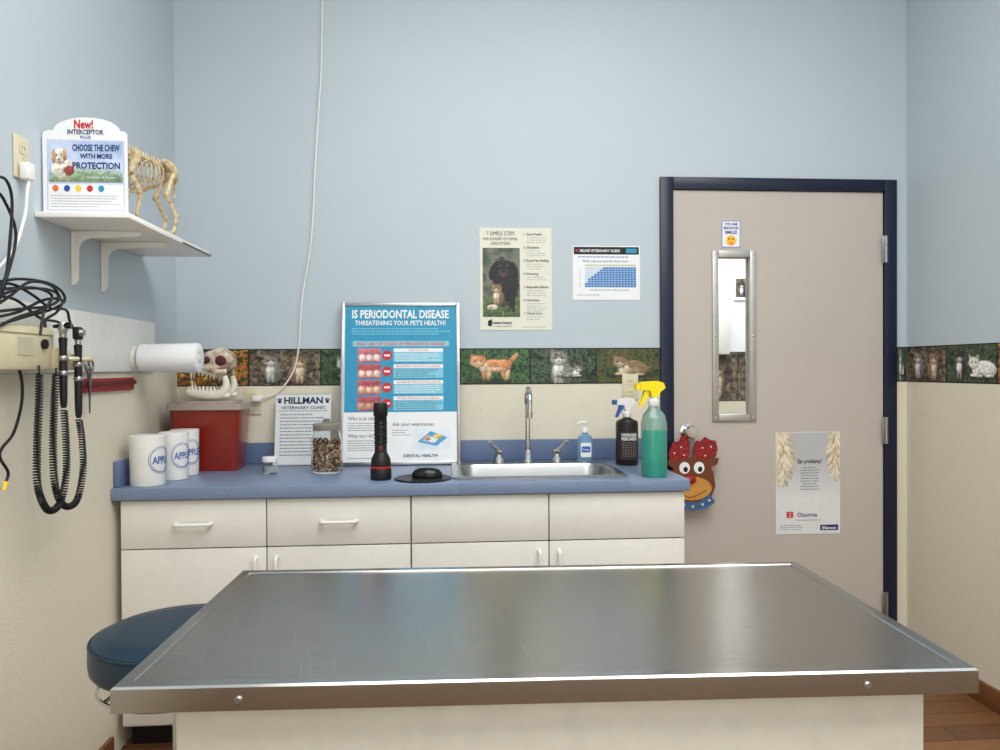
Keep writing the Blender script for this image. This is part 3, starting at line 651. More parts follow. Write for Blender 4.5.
h=MB(Mr); h.prism(RP([(676,495),(686,502),(698,502),(710,494),(715,502),(706,508),(692,510),(681,508),(674,502)]),.005,.012,rbl)
for x,y in ((683,504),(692,506),(702,504),(709,500)): h.prism(RP(ell2(x,y,1.3,1.3,10)),.011,.0125,pyel)
h.done('scarf',rd)
h=MB(); h.tube([Mr@V((*RP([(688,458)])[0],-.002)),(kb.x-.012,D-.045,kb.z),(kb.x,D-.045,kb.z+.02),(kb.x+.012,D-.045,kb.z),Mr@V((*RP([(696,458)])[0],-.002))],.0015,rr,6,k=5); h.done('cord',rd)
# ------------------------------------------------------------------ outlets
def outlet(M,label,plug=False):
    e=thing('wall_outlet',label,'outlet',M.translation)
    a=MB(M); a.box((-.036,-.058,0),(.036,.058,.006),ivory,.003)
    for y in (-.024,.024):
        a.prism(rrect(-.017,y-.014,.017,y+.014,.01),.006,.0085,ivory)
        for x in (-.006,.006): a.box((x-.001,y-.002,.0085),(x+.001,y+.007,.0088),pblack)
    a.ell((0,0,.006),(.003,.003,.0015),steel,8); a.done('cover_plate',e); return e
p=B(630,387); outlet(frame((p.x,D-.0005,p.z),(1,0,0),(0,0,1)),'ivory wall outlet above the spray bottles')
p=B(253,401); outlet(frame((p.x,D-.0005,p.z),(1,0,0),(0,0,1)),'ivory wall outlet with white cord beside the sharps container')
pl_=L(20,158); outlet(frame((XL+.0005,pl_.y,pl_.z),(0,1,0),(0,0,1)),'ivory wall outlet with charger above the shelf')
c=MB(); pts=[]
for x,y in ((323,-20),(322,30),(321,75),(318,120),(315,170),(313,215),(310,250),(302,300),(299,345),(293,372),(278,392),(262,398)): pts.append(B(x,y,.014))
c.tube(pts,.0035,white,8,k=6); q=pts[-1]; c.box((q.x-.035,D-.04,q.z-.014),(q.x+.002,D-.0093,q.z+.012),white,.004)
c.done('power_cord',label='long white power cord running down the blue wall to outlet',cat='cord')
# ------------------------------------------------------------------ shelf
sz=hit(130,212,1,2.165).z; shx=-.878
shm=mat('shelf_white',(244,241,234),.4,var=.01); shu=mat('shelf_edge_dark',(90,84,76),.5)
sh=thing('wall_shelf','white wall shelf on two white metal brackets','shelf',(XL,2.5,sz))
a=MB(); a.box((XL+.001,2.165,sz-.016),(shx,2.9,sz),shm,.002); a.box((shx-.03,2.9,sz-.0155),(shx+.001,2.902,sz-.001),shu); a.box((shx,2.6,sz-.0155),(shx+.0015,2.9,sz-.009),shu); a.done('board',sh)
for px in (70,100):
    yy=L(px,250).y; h=MB(frame((XL+.001,yy+.012,sz-.0165),(1,0,0),(0,0,1)))
    prof=[(0,0),(.2,0),(.205,-.01),(.195,-.016),(.05,-.022),(.03,-.032),(.02,-.05),(.018,-.15),(.01,-.16),(0,-.16)]
    h.prism(prof,-.002,.002,shm); h.box((0,-.165,-.009),(.004,0,.009),shm,.001); h.box((0,-.004,-.009),(.21,-.0005,.009),shm,.001); h.done('bracket',sh)
yy=2.2; xl,xr=-1.125,hit(128,200,1,yy).x; ztp=hit(85,131,1,yy).z; hb=ztp-sz-.001
db=thing('advertising_card','white and lilac chew advertising card standing on the shelf','display card',((xl+xr)/2,yy,sz))
A=Art(38,131,128,210,xr-xl,hb,frame((xl,yy,sz+.001),(1,0,0),(0,0,1)))
arc=[(85+35*math.cos(math.pi*(1-i/14)),131-13*math.sin(math.pi*(1-i/14))) for i in range(15)]
A.prism(A.P([(39,210),(38.5,136),(40,132),(46,130.5)]+arc+[(124,130.5),(127.5,133),(128,210)])[::-1],-.004,0,paper)
A.t('New!',82,124.5,8,pred,w=20,bold=.03); A.t('INTERCEPTOR',84,132,4.4,navyp,w=38,bold=.02,l=3); A.t('PLUS',84,137,2.6,pblue,w=11,bold=.02)
A.rect(43,139.5,125,207,mat('print_lilac_border',(205,208,236),.5),1); A.rect(44.5,182,123.5,206,paper,2)
p=Pt(78/39,60,[(165,185,222),(185,202,232),(205,218,240)],25)
p.blob(1,.05,1.3,.25,(125,150,115),soft=.6,fur=.2); p.blob(.38,.32,.3,.25,(225,215,200)); p.blob(.3,.62,.19,.19,(232,225,212)); p.blob(.14,.62,.06,.17,(190,150,110)); p.blob(.43,.66,.06,.15,(190,150,110)); p.blob(.27,.52,.07,.05,(200,180,160)); p.blob(.27,.55,.03,.02,(20,20,20)); p.blob(.22,.66,.02,.02,(20,20,20)); p.blob(.34,.66,.02,.02,(20,20,20)); p.blob(.55,.28,.14,.12,(150,70,60))
A.pic(p,45,141,123,180,2)
for y,tt,ww,cc in ((147,'CHOOSE THE CHEW',50,6),(155,'WITH MORE',34,4.5),(164,'PROTECTION',50,6)): A.t(tt,95,y,cc,navyp,w=ww,l=4,bold=.03)
A.t('Available in 4 sizes',100,175,2.6,paper,w=30,l=4)
for i in range(5): A.e(52+12*i,186,3.2,3.2,(porange,pblue,pyel,pred,pteal)[i],3)
A.rows(47,120,193,2.6,5,ltgrey,.9,3)
A.box((A.w*.3,0,-.06),(A.w*.7,A.h*.5,-.058),paper); A.box((A.w*.49,0,-.058),(A.w*.51,A.h*.5,-.004),paper)
A.done('printed_card',db)
# skeleton model
bone=multi('bone_ivory',[(160,134,92),(206,184,142),(224,208,172)],60,.5)
ky=2.54; kx=hit(148,200,1,ky).x
skl=thing('animal_skeleton_model','small yellowed cream dog skeleton model standing on the wall shelf','model',(kx,ky,sz))
Ms=Matrix.Translation((kx,ky,sz))@Matrix.Rotation(rad(46),4,'Z')@Matrix.Diagonal((.88,.98,.97,1))
s=MB(Ms); sp=cr([(-.12,0,.24),(-.07,0,.262),(-.02,0,.258),(.03,0,.25),(.075,0,.235)],5)
s.tube(sp,.007,bone,8)
for i,p_ in enumerate(sp): s.ell(p_,(.008,.012,.0095),bone,10); s.tube([p_,p_+V((.006,0,.03 if i<9 else .02))],[.0045,.0025],bone,6)
s.done('spine',skl)
s=MB(Ms)
for i in range(8):
    x=-.085+.0165*i; zt0=.252-.0008*i; R_=.038+.014*math.sin(math.pi*i/7); dp=.098-.007*max(0,i-4)
    for sg in (1,-1): s.tube([(x,0,zt0),(x+.004,sg*R_*.8,zt0-.012),(x+.008,sg*R_,zt0-dp*.5),(x+.002,sg*R_*.6,zt0-dp*.9),(x-.006,0,zt0-dp*1.05)],.0031,bone,6,k=4)
s.tube([(-.1,0,.15),(-.05,0,.14),(.02,0,.165)],.0055,bone,8,k=4); s.done('rib_cage',skl)
s=MB(Ms)
for sg in (1,-1): s.tube([(.05,sg*.012,.258),(.075,sg*.028,.24),(.09,sg*.026,.21),(.1,sg*.012,.2)],[.010,.016,.011,.007],bone,8,k=5)
s.tube([(.08,-.02,.2),(.09,0,.193),(.08,.02,.2)],.0055,bone,6,k=4); s.done('pelvis',skl)
for sg in (1,-1):
    s=MB(Ms); s.tube([(-.06,sg*.04,.26),(-.085,sg*.048,.19)],[.022,.008],bone,8); s.tube([(-.085,sg*.048,.18),(-.055,sg*.048,.13),(-.065,sg*.046,.06),(-.062,sg*.046,.025),(-.078,sg*.046,.01)],[.010,.009,.0065,.007,.009],bone,8,k=4); s.ell((-.055,sg*.048,.13),(.012,.011,.012),bone,10); s.done('foreleg',skl)
    s=MB(Ms); s.tube([(.08,sg*.03,.215),(.05,sg*.038,.14)],[.011,.009],bone,8); s.ell((.05,sg*.038,.14),(.013,.012,.014),bone,10)
    s.tube([(.05,sg*.038,.14),(.085,sg*.038,.075)],[.009,.007],bone,8); s.ell((.087,sg*.038,.072),(.010,.009,.011),bone,10); s.tube([(.087,sg*.038,.072),(.076,sg*.038,.02),(.06,sg*.038,.01)],[.007,.007,.009],bone,8,k=4); s.done('hind_leg',skl)
s=MB(Ms); s.tube([(.09,0,.225),(.102,0,.2),(.104,0,.165),(.1,0,.14)],[.007,.006,.004,.003],bone,8,k=5); s.done('tail',skl)
s=MB(Ms); s.tube([(-.115,0,.237),(-.135,0,.235),(-.15,0,.25)],.007,bone,8,k=4); s.ell((-.165,0,.255),(.03,.024,.02),bone,16); s.ell((-.195,-.0,.243),(.024,.012,.010),bone,12); s.done('skull',skl)
# ------------------------------------------------------------------ instrument wall set
bz0=L(100,372).z; bz1=L(60,308).z; by1_=L(152,350).y
MB().box((XL+.0005,1.6,bz0),(XL+.0125,by1_,bz1),white,.003).done('mounting_board',label='white wall mounted backing board for exam instruments',cat='board')
tx=thing('instrument_station','beige wall diagnostic instrument station with two handles','diagnostic instrument',(XL+.014,2.0,1.25))
hous=mat('housing_yellow_cream',(210,200,166),.4)
z0_,z1_=1.262,1.375
a=MB(); a.box((XL+.0135,1.78,z0_),(-1.05,2.11,z1_),hous,.008)
a.box((XL+.0135,2.09,z0_),(-1.03,2.15,z0_+.06),hous,.008); a.box((XL+.0135,2.16,z0_),(-1.03,2.23,z0_+.045),hous,.008)
for yq in (2.12,2.195): a.tube([(-1.035,yq-.018,z0_+.03),(-1.008,yq-.02,z0_+.03),(-1.0,yq,z0_+.03),(-1.008,yq+.02,z0_+.03),(-1.035,yq+.018,z0_+.03)],.006,hous,8,k=4)
a.box((-1.051,1.93,1.30),(-1.048,2.0,1.345),mat('label_silver',(190,185,160),.4)); a.box((-1.051,1.78,z1_-.022),(-1.0485,2.1,z1_-.019),mat('housing_groove',(150,140,105),.6))
a.cyl((-1.05,2.05,1.33),(-1.042,2.05,1.33),.013,.013,black,18); a.done('housing',tx)
for i,(px,ya,yb_) in enumerate([(63,338,408),(78,345,418)]):
    X_=-1.014; P0=hit(px,ya,0,X_); P1=hit(px+1,yb_,0,X_); h=MB(); hh_=P0.z-P1.z
    h.lathe((P0.x,P0.y,P1.z),[(0,0),(.006,0),(.0085,.01),(.0095,.03),(.0105,hh_*.6),(.009,hh_*.8),(.011,hh_),(0,hh_+.003)],black,20)
    for zz in (.06,.1): h.lathe((P0.x,P0.y,P0.z-zz),[(.0112,0),(.0125,.003),(.0125,.009),(.0112,.012)],steel,20)
    h.done('handle',tx)
    g=MB()
    if i==0:
        g.lathe((P0.x,P0.y,P0.z+.002),[(.009,0),(.009,.012),(.013,.02),(.013,.034),(.01,.04),(0,.042)],steel,18); g.cyl((P0.x-.02,P0.y-.01,P0.z+.03),(P0.x+.022,P0.y+.0,P0.z+.034),.004,.010,blackgl,16)
    else:
        g.lathe((P0.x,P0.y,P0.z+.002),[(.008,0),(.008,.012),(.006,.016),(0,.018)],steel,18); g.box((P0.x-.011,P0.y-.013,P0.z+.014),(P0.x+.011,P0.y+.013,P0.z+.05),black,.006); g.cyl((P0.x+.01,P0.y-.005,P0.z+.034),(P0.x+.02,P0.y-.005,P0.z+.034),.011,.008,steel,18)
    g.done('instrument_head',tx)
def coil(pts,Rc,r,pitch,m,mb):
    P=cr(pts,14); Ls=[0]
    for a_,b_ in zip(P,P[1:]): Ls.append(Ls[-1]+(b_-a_).length)
    tot=Ls[-1]; turns=tot/pitch; N=int(turns*9); out=[]; j=0; nrm=None
    for i in range(N+1):
        s_=tot*i/N
        while j<len(Ls)-2 and Ls[j+1]<s_: j+=1
        u=(s_-Ls[j])/max(1e-9,Ls[j+1]-Ls[j]); p=P[j].lerp(P[j+1],u); t=(P[j+1]-P[j]).normalized()
        if nrm is None: nrm=t.orthogonal().normalized()
        nrm=(nrm-t*nrm.dot(t)).normalized(); b_=t.cross(nrm); a_=2*math.pi*turns*i/N
        out.append(p+(nrm*math.cos(a_)+b_*math.sin(a_))*Rc)
    mb.tube(out,r,m,6)
def LP(px,py,off=.1): return hit(px,py,0,XL+off)
for pts in (((39,374),(39,400),(37,450),(38,488),(48,510),(60,503),(66,475),(66,440),(64,410)),((56,374),(54,410),(53,455),(56,490),(65,506),(77,500),(83,470),(82,440),(79,420))):
    m_=MB(); q=[LP(x,y,.11) for x,y in pts]; m_.tube([LP(pts[0][0],366,.08),q[0]],.003,black,6); coil(q,.0075,.0024,.0072,black,m_); m_.done('coiled_cord',tx)
for pts in (((-6,176),(6,180),(12,200),(10,240),(6,275),(-4,300)),((-6,190),(4,200),(16,235),(6,280),(-6,312)),
            ((-8,283),(20,279),(48,283),(62,292),(64,302),(50,310),(28,316),(8,322),(-8,326)),((-8,290),(22,288),(50,290),(60,298),(48,306),(20,309),(-8,312)),
            ((-8,300),(14,290),(36,288),(52,296),(44,312),(40,335)),((-8,318),(18,312),(44,300),(62,300),(57,312),(45,322),(50,345)),
            ((-6,296),(16,300),(40,318),(58,322),(64,330)),((-8,308),(10,296),(30,282),(52,286),(58,300),(40,310),(16,318),(-8,330)),((-8,286),(12,284),(34,296),(50,308),(66,310),(70,322),(77,335))):
    off=random.uniform(.05,.085); m_=MB(); m_.tube([LP(x,y,off) for x,y in pts],.0038,black,7,k=7); m_.done('cable',tx)
m_=MB(); m_.tube([LP(x,y,.04) for x,y in ((-8,340),(8,352),(20,372),(22,400),(14,432),(2,448),(0,458),(8,472),(6,482))],.0038,black,7,k=7); q=LP(6,482,.04); m_.cyl(q,q+V((0,-.01,-.02)),.006,.004,pyel,10)
m_.done('cable',tx)
m_=MB(); q0=LP(24,172,.015); m_.box((XL+.0095,q0.y-.016,q0.z-.022),(XL+.038,q0.y+.016,q0.z+.024),white,.006)
m_.tube([(XL+.028,q0.y,q0.z-.02)]+[LP(x,y,.03) for x,y in ((27,195),(25,215),(16,245),(4,262),(-6,272))],.004,white,8,k=6); m_.done('charger',label='white plug-in charger with white cable in the outlet',cat='charger')
q0=L(91,384).y; q1=L(131,384).y; rz0,rz1=L(110,391).z,L(110,378).z
a=MB(); a.box((XL+.001,q0-.1,rz0),(XL+.012,q1,rz1),mat('rail_red',(150,30,28),.4),.002); a.box((XL+.012,q0-.1,rz0+.02),(XL+.02,q1,rz0+.035),mat('rail_dark_red',(95,20,20),.4),.002)
a.done('instrument_rail',label='narrow red instrument rail fixed to the cream wall',cat='rail')
s=MB(); c0=LP(91,362,.03); Msx=frame((XL+.025,c0.y,c0.z-.16),(0,1,0),(0,0,1)); dms=mat('scissor_steel',(110,110,112),.3,1)
for sg in (1,-1):
    s.tube([(sg*.014+.012*math.cos(t*math.pi/6),.148+.016*math.sin(t*math.pi/6),0) for t in range(12)],.003,dms,6,closed=True,M=Msx)
    s.tube([(sg*.010,.134,sg*.001),(0,.085,sg*.001),(-sg*.004,.0,sg*.001)],[.0035,.0044,.0015],dms,6,k=4,M=Msx)
s.ell((0,.085,0),(.004,.004,.004),steel,10,M=Msx); s.done('scissors',label='steel scissors hanging from the instrument rail',cat='scissors')
# ------------------------------------------------------------------ paper towel roll
pc=hit(165,358,1,2.8); ry,rz=2.8,pc.z
pt=thing('paper_towel_holder','white paper towel roll on wall holder above the counter','paper towel holder',(XL,ry,rz))
towel=mat('towel_paper',(236,237,238),.9,var=.02,bump=.1)
XB=XL+.0135; x0_=XB+.022; x1_=hit(200,357,1,ry).x
Mp=frame((0,ry,rz),(0,1,0),(0,0,1)); LL=x1_-x0_
m_=MB(); m_.lathe((0,0,x0_),[(.018,0),(.049,0),(.0505,.002),(.052,LL*.5),(.0535,LL-.012),(.052,LL-.003),(.046,LL),(.02,LL),(.018,LL-.01)],towel,40,M=Mp); m_.done('towel_roll',pt)
m_=MB(); m_.lathe((0,0,XB),[(0,0),(.045,0),(.045,.012),(.017,.02),(.015,.02),(.015,x1_-XB+.002),(0,x1_-XB+.004)],white,40,M=Mp); m_.done('holder',pt)
# ------------------------------------------------------------------ sharps container + skull model
red=mat('sharps_red',(148,38,24),.2,trans=.25,coat=.3); redd=mat('sharps_lid',(182,166,156),.3,trans=.15)
SYF=3.02
x0,x1=hit(167,470,1,SYF).x,hit(241,470,1,SYF).x; zz1=hit(204,410,1,SYF).z
spc=thing('sharps_container','red plastic sharps disposal container with pale lid on the counter','sharps container',((x0+x1)/2,3.11,CZ))
def tbox(mb,x0,x1,y0,y1,z0,z1,ins,r,m):
    loopmesh(mb,[(rrect(x0+.05,y0+.04,x1-.05,y1-.04,.01),z0),(rrect(x0+ins,y0+ins,x1-ins,y1-ins,r),z0),(rrect(x0,y0,x1,y1,r),z1),(rrect(x0+.04,y0+.04,x1-.04,y1-.04,.01),z1)],m)
m_=MB(); tbox(m_,x0+.006,x1-.006,SYF,3.2,CZ+.001,zz1,.016,.02,red); m_.done('body',spc)
m_=MB(); tbox(m_,x0-.004,x1+.004,SYF-.01,3.21,zz1,zz1+.022,-.0,.022,redd); tbox(m_,x0+.03,x1-.03,SYF+.02,3.18,zz1+.022,zz1+.034,.0,.02,redd); m_.done('lid',spc)
jz=zz1+.035; jx=hit(209,400,1,3.08).x; jy=3.1
jm=thing('animal_skull_model','pale and brown animal skull dental model on the sharps container','model',(jx,jy,jz))
gumm=multi('skull_bone',[(96,48,36),(168,136,112),(214,202,184),(228,220,206)],26,.35); tth=mat('jaw_teeth',(232,226,210),.3); cav=mat('skull_cavity',(78,32,26),.7)
Mj=Matrix.Translation((jx,jy,jz+.002))@Matrix.Diagonal((1.0,1.0,1.12,1))@Matrix.Translation((-jx,-jy,-jz))
m_=MB(Mj)
for sg in (1,-1):
    m_.tube([(jx-.088,jy-sg*.006,jz+.028),(jx-.06,jy-sg*.02,jz+.022),(jx,jy-sg*.04,jz+.018),(jx+.055,jy-sg*.052,jz+.022),(jx+.078,jy-sg*.054,jz+.05),(jx+.072,jy-sg*.052,jz+.085)],[.011,.013,.015,.017,.015,.009],tth,10,k=6)
    m_.tube([(jx+.06,jy-sg*.053,jz+.02),(jx+.09,jy-sg*.053,jz+.016)],[.014,.006],tth,8)
    for i in range(8):
        t_=i/7; m_.cyl((jx+.03-.11*t_,jy-sg*(.046-.034*t_),jz+.026),(jx+.028-.11*t_,jy-sg*(.046-.034*t_),jz+.05+(.016 if i==6 else 0)),.0075,.0015,tth,8)
m_.done('lower_jaw',jm)
# upper skull: side profile extruded with narrowing snout and angular crest
m_=MB(Mj)
prof=[(-.1,.118),(-.102,.14),(-.07,.152),(-.03,.158),(-.01,.172),(.03,.186),(.06,.186),(.09,.168),(.1,.14),(.092,.112),(.06,.098),(.03,.094),(-.04,.106)]
sec=[]
for ty,sc2 in ((-1,.55),(-.8,.82),(-.4,.97),(0,1.02),(.4,.97),(.8,.82),(1,.55)):
    for (px_,pz_) in prof:
        wd_=.014+.036*min(1,max(0,(px_+.1)/.11)); cz_=.135
        sec.append((jx+px_*(.92+.08*sc2),jy+ty*wd_,jz+cz_+(pz_-cz_)*sc2))
n_=len(prof); fs=[tuple(range(n_-1,-1,-1)),tuple(6*n_+i for i in range(n_))]
for r_ in range(6):
    for i in range(n_): fs.append((r_*n_+i,r_*n_+(i+1)%n_,(r_+1)*n_+(i+1)%n_,(r_+1)*n_+i))
m_.add(sec,fs,gumm)
for sg in (1,-1):
    m_.tube([(jx-.02,jy-sg*.036,jz+.118),(jx+.025,jy-sg*.062,jz+.104),(jx+.078,jy-sg*.05,jz+.1)],[.01,.008,.011],gumm,8,k=6)
    m_.ell((jx-.002,jy-sg*.045,jz+.142),(.016,.009,.013),cav,12); m_.ell((jx+.055,jy-sg*.05,jz+.14),(.022,.007,.018),cav,12)
    m_.tube([(jx-.098,jy-sg*.008,jz+.118),(jx-.04,jy-sg*.03,jz+.108),(jx+.03,jy-sg*.046,jz+.097)],[.009,.010,.010],tth,8,k=5)
    for i in range(8):
        t_=i/7; zz=jz+.096+.022*t_; m_.cyl((jx+.03-.115*t_,jy-sg*(.047-.036*t_),zz),(jx+.028-.115*t_,jy-sg*(.047-.036*t_),zz-.022-(.018 if i==6 else 0)),.008,.0015,tth,8)
m_.ell((jx-.1,jy,jz+.132),(.006,.01,.009),cav,10)
m_.done('upper_jaw',jm)
# ------------------------------------------------------------------ canisters
p=hit(148,486,1,2.70); cxx,cyy=p.x,2.70
LB='white plastic canister with blue round logo on the counter'
cn=thing('canister',LB,'canister',(cxx,cyy,CZ),group='white canisters on the counter')
lblue=mat('logo_blue',(80,112,178),.5)
m_=MB(); m_.lathe((cxx,cyy,CZ+.001),[(0,0),(.055,0),(.057,.004),(.059,.163),(.059,.165),(0,.165)],white,40)
def logo(mb,lo):
    mb.text('APPLE',lo,CZ+.09,.0014,.024,lblue,w=.07,wrap=(cxx,cyy,.058),bold=.03)
    for rr_ in (.046,.041):
        ring=[(cxx+.0586*math.sin((lo+rr_*math.cos(t))/.059),cyy-.0586*math.cos((lo+rr_*math.cos(t))/.059),CZ+.09+rr_*math.sin(t)) for t in [2*math.pi*i/32 for i in range(32)]]
        mb.tube(ring,.001,lblue,5,closed=True)
logo(m_,.07); m_.done('body',cn)
m_=MB(); m_.lathe((cxx,cyy,CZ+.166),[(0,0),(.0592,0),(.0594,.001),(.0594,.006),(.057,.0075),(.05,.007),(0,.007)],white,40); m_.done('lid',cn)
c2x=hit(174,480,1,2.835).x; c3x=hit(185,480,1,2.95).x
c2=clone(cn,(c2x-cxx,.135,0)); c3=clone(cn,(c3x-cxx,.25,0))
for c_,ra in ((c2,-14),(c3,-20)): c_.scale=(.88,.88,1); c_.rotation_euler=(0,0,rad(ra))
p=hit(270,472,1,2.94); m0=thing('pill_jar','small clear jar with white cap on the counter','jar',(p.x,2.94,CZ))
MB().lathe((p.x,2.94,CZ+.001),[(0,0),(.024,0),(.026,.003),(.027,.045),(.024,.045),(.023,.004),(0,.004)],glass,24).lathe((p.x,2.94,CZ+.006),[(0,0),(.021,0),(.021,.025),(0,.025)],mat('cotton',(200,205,205),.9),20).done('body',m0)
MB().lathe((p.x,2.94,CZ+.047),[(0,0),(.029,0),(.029,.016),(.026,.018),(0,.018)],white,24).done('cap',m0)
# treat jar
p=hit(327,470,1,2.94); tx_,ty_=p.x,2.94; tj=thing('treat_jar','clear jar filled with brown pet treats and grey lid','jar',(tx_,ty_,CZ))
clearp=mat('clear_plastic',(245,247,247),.08,trans=1,var=0,ior=1.1)
MB().lathe((tx_,ty_,CZ+.001),[(0,0),(.05,0),(.058,.006),(.06,.03),(.06,.13),(.052,.15),(.05,.165),(.048,.165),(.05,.148),(.057,.13),(.057,.03),(.05,.008),(0,.006)],clearp,36).done('glass_body',tj)
tm=[multi('treat_a',[(140,108,82),(165,132,102),(186,156,124)],50),mat('treat_b',(142,108,82),.8),mat('treat_c',(180,154,124),.8),mat('treat_d',(122,90,68),.8)]
m_=MB()
for i in range(280):
    a_=random.uniform(0,6.28); r_=.048*math.sqrt(random.random()); z_=CZ+.014+.118*random.random(); rt_=Matrix.Rotation(random.uniform(0,3),3,'X')@Matrix.Rotation(random.uniform(0,3),3,'Z')
    if i>60: r_=.048
    m_.ell((tx_+r_*math.cos(a_),ty_+r_*math.sin(a_),z_),(.008,.0055,.0055),random.choice(tm),8,rot=rt_)
o_=m_.done('treats',tj); o_['kind']='stuff'
MB().lathe((tx_,ty_,CZ+.166),[(0,0),(.052,0),(.053,.004),(.053,.02),(.048,.026),(.02,.028),(.012,.032),(.014,.042),(0,.045)],mat('lid_grey',(150,145,136),.35,trans=.3),32).done('lid',tj)
# flashlight
p=hit(381,479,1,2.74); fx_,fy_=p.x,2.74; fl=thing('flashlight','black flashlight with red ring standing on its head','flashlight',(fx_,fy_,CZ)); H=hit(381,403,1,2.74).z-CZ
MB().lathe((fx_,fy_,CZ+.001),[(0,0),(.036,0),(.038,.004),(.038,.036),(.036,.04)],black,32).done('bezel',fl)
MB().lathe((fx_,fy_,CZ+.001),[(.036,.04),(.0375,.0415),(.0375,.047),(.036,.0485)],mat('ring_red',(170,34,30),.35),32).done('red_ring',fl)
m_=MB(); m_.lathe((fx_,fy_,CZ+.001),[(.036,.0485),(.0365,.052),(.034,.075),(.024,.095),(.022,.1),(.022,.16),(.0225,.165),(.0225,H-.05),(.026,H-.045),(.026,H-.01),(.023,H),(0,H)],black,32)
for i in range(6): m_.lathe((fx_,fy_,CZ+.13+.014*i),[(.022,0),(.0236,.002),(.0236,.009),(.022,.011)],blackgl,28)
m_.done('barrel',fl); MB().box((fx_-.005,fy_-.026,CZ+.108),(fx_+.005,fy_-.021,CZ+.122),mat('button_red',(130,30,26),.4),.001).done('switch',fl)
p=hit(423,479,2,CZ); MB().lathe((p.x,p.y,CZ+.0005),[(0,0),(.1,0),(.104,.003),(.1,.006),(.09,.004),(0,.004)],black,44).done('round_mat',label='round black rubber mat on the countertop',cat='mat')
q=V((p.x+.015,p.y,CZ+.006)); mm=thing('computer_mouse','black mouse-shaped device on the round mat','mouse',q)
m_=MB(); NN=20;loops=[]
for kz,(sx_,sy_,z_) in enumerate(((1,1,0),(1.02,1.03,.008),(.97,.96,.018),(.8,.75,.028),(.5,.45,.034),(.15,.12,.036))):
    loops.append(([(q.x+.055*sx_*math.cos(2*math.pi*i/NN),q.y+.03*sy_*math.sin(2*math.pi*i/NN)*(1+.1*math.cos(2*math.pi*i/NN))) for i in range(NN)],q.z+z_+.0005))
loopmesh(m_,loops,blackgl); m_.done('body',mm)
m_=MB(); m_.cyl((q.x-.03,q.y-.004,q.z+.03),(q.x-.03,q.y+.004,q.z+.03),.008,.008,grey,14); m_.done('scroll_wheel',mm)
# soap bottle
p=hit(585,460,1,3.11); sx_,sy_,sz_=p.x,3.11,CZ+.0085; sb=thing('soap_dispenser','clear blue soap pump bottle behind the sink','soap bottle',(sx_,sy_,sz_))
MB().lathe((sx_,sy_,sz_),[(0,0),(.03,0),(.033,.004),(.033,.085),(.028,.105),(.012,.115),(.012,.122)],mat('soap_blue',(150,195,228),.1,trans=.5),28,sy=.7).done('bottle',sb)
m_=MB(frame((sx_,sy_-.0236,sz_+.02),(1,0,0),(0,0,1))); m_.prism(rrect(-.022,0,.022,.06,.006),0,.001,paper); m_.prism(rrect(-.018,.02,.018,.045,.004),.001,.0016,mat('soap_label_blue',(40,90,180),.5)); m_.text('Soap',0,.033,.002,.011,paper,w=.026); m_.done('bottle_label',sb)
m_=MB(); m_.lathe((sx_,sy_,sz_+.122),[(0,0),(.014,0),(.014,.014),(.006,.018),(.005,.035),(.011,.037),(.011,.045),(0,.048)],white,20); m_.tube([(sx_,sy_,sz_+.163),(sx_-.02,sy_-.005,sz_+.164),(sx_-.032,sy_-.008,sz_+.157)],.0045,white,8,k=4); m_.done('pump',sb)
# spray bottles
def sprayer(c,s,m1,m2,m3,e,ang=0):
    Mx=Matrix.Translation(c)@Matrix.Rotation(rad(ang),4,'Z')@frame((0,0,0),(1,0,0),(0,0,1))
    a=MB(); a.lathe((c[0],c[1],c[2]),[(0,0),(.016*s,0),(.018*s,.004*s),(.018*s,.018*s),(.012*s,.022*s),(.011*s,.034*s),(0,.034*s)],m2,22); a.done('collar',e)
    a=MB(Mx); P_=lambda pts:[(x*s,y*s) for x,y in pts]
    a.prism(P_([(-.012,.03),(.012,.03),(.018,.045),(.036,.058),(.03,.074),(.01,.08),(-.04,.078),(-.05,.074),(-.05,.052),(-.018,.05)]),-.012*s,.012*s,m1); a.done('spray_head',e)
    a=MB(Mx); a.prism(P_([(-.051,.054),(-.064,.052),(-.064,.072),(-.051,.07)]),-.01*s,.01*s,m3); a.done('nozzle',e)
    a=MB(Mx); a.prism(P_([(-.018,.052),(-.034,.052),(-.038,.035),(-.048,.012),(-.052,.0),(-.044,.0),(-.036,.014),(-.022,.034)]),-.007*s,.007*s,m3); a.done('trigger',e)
p=hit(627,463,1,3.05); bx,by=p.x,3.05; pb=thing('brown_spray_bottle','dark brown plastic bottle with white and blue trigger sprayer','spray bottle',(bx,by,CZ))
hb_=hit(627,417,1,3.05).z-CZ
MB().lathe((bx,by,CZ+.001),[(0,0),(.044,0),(.046,.004),(.046,hb_*.86),(.042,hb_*.92),(.018,hb_*.97),(.014,hb_)],mat('bottle_brown',(34,22,16),.25),32).done('bottle',pb)
m_=MB(); m_.add([(bx+.0464*math.sin(a),by-.0464*math.cos(a),CZ+z) for z in (.025,.14) for a in [(-1.2+2.4*i/14) for i in range(15)]],[(i,i+1,16+i,15+i) for i in range(14)],mat('label_brown_print',(52,38,36),.5))
m_.text('HYDROGEN',0,CZ+.126,.001,.012,paper,w=.066,wrap=(bx,by,.0464),bold=.03); m_.text('PEROXIDE',0,CZ+.11,.001,.012,paper,w=.066,wrap=(bx,by,.0464),bold=.03)
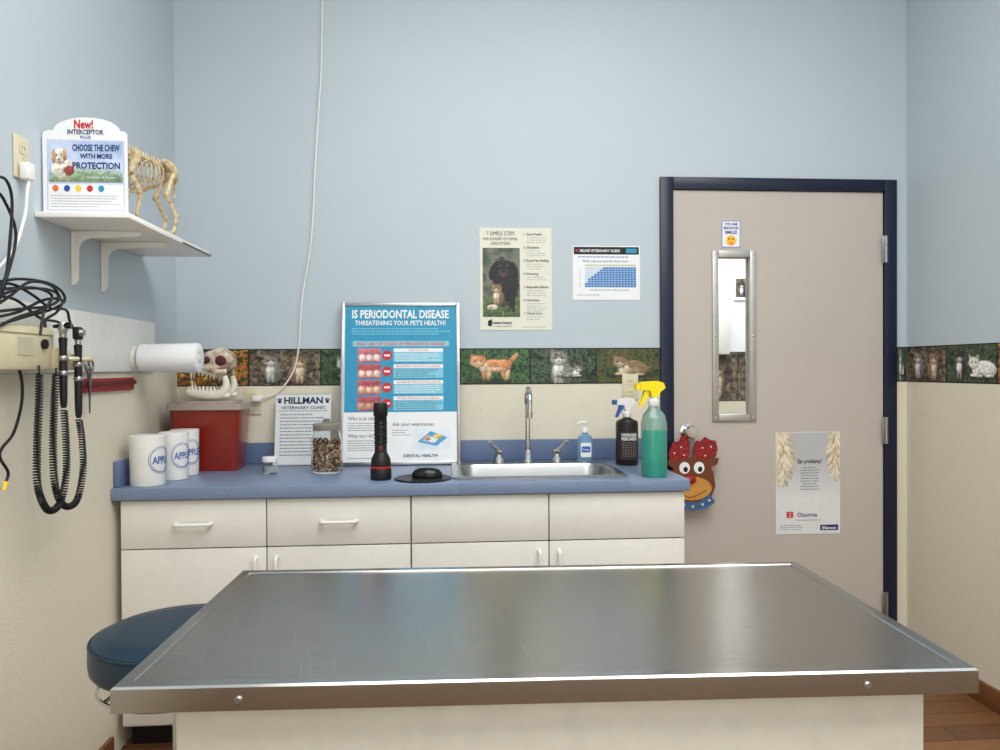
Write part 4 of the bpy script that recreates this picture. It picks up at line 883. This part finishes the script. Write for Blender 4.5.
for i in range(7): m_.text('= = = = = =',0,CZ+.094-.009*i,.001,.006,ltgrey,w=.06,wrap=(bx,by,.0464))
m_.done('bottle_label',pb); nb=mat('nozzle_blue',(50,95,175),.4); sprayer((bx,by,CZ+hb_),1.0,white,white,nb,pb,15)
gx=hit(654,478,1,2.71).x; gy=2.71; gb=thing('green_spray_bottle','translucent bottle of green cleaner with yellow trigger sprayer','spray bottle',(gx,gy,CZ)); hg_=hit(656,406,1,2.71).z-CZ
gm=mat('bottle_green',(70,180,158),.15,trans=.45); gm2=mat('bottle_clear_green',(170,208,195),.15,trans=.6)
MB().lathe((gx,gy,CZ+.001),[(0,0),(.041,0),(.044,.005),(.044,hg_*.3),(.0445,hg_*.66)],gm,40,sq=1.2).lathe((gx,gy,CZ+.001),[(.0445,hg_*.66),(.044,hg_*.76),(.038,hg_*.87),(.024,hg_*.94),(.015,hg_)],gm2,40,sq=1.2).done('bottle',gb)
sy_m=mat('spray_yellow',(248,225,30),.35); sprayer((gx,gy,CZ+hg_),1.15,sy_m,mat('spray_white',(235,235,230),.4),sy_m,gb,12)
# ------------------------------------------------------------------ lights
def area(loc,sx,sy,e,col=(1,.985,.96),rot=(0,0,0),name='ceiling_lamp'):
    l=bpy.data.lights.new(name,'AREA'); l.shape='RECTANGLE'; l.size=sx; l.size_y=sy; l.energy=e; l.color=col
    o=bpy.data.objects.new(name,l); o.location=loc; o.rotation_euler=rot; sc.collection.objects.link(o)
area((.5,1.3,CEIL-.03),2.0,1.3,57); area((1.3,.0,CEIL-.03),1.2,.9,30); area((-.2,-.1,CEIL-.03),1.2,.9,23)
area((.5,YF+.05,1.3),1.6,1.5,13,rot=(rad(90),0,0),name='added_fill_light')  # added fill behind the camera for shelf underside and upright faces; no doorway there
area((1.7,D+.8,2.65),.9,.6,42)
wd=bpy.data.worlds.new('world'); sc.world=wd; wd.use_nodes=True; wd.node_tree.nodes['Background'].inputs[0].default_value=(.8,.85,.9,1); wd.node_tree.nodes['Background'].inputs[1].default_value=.3
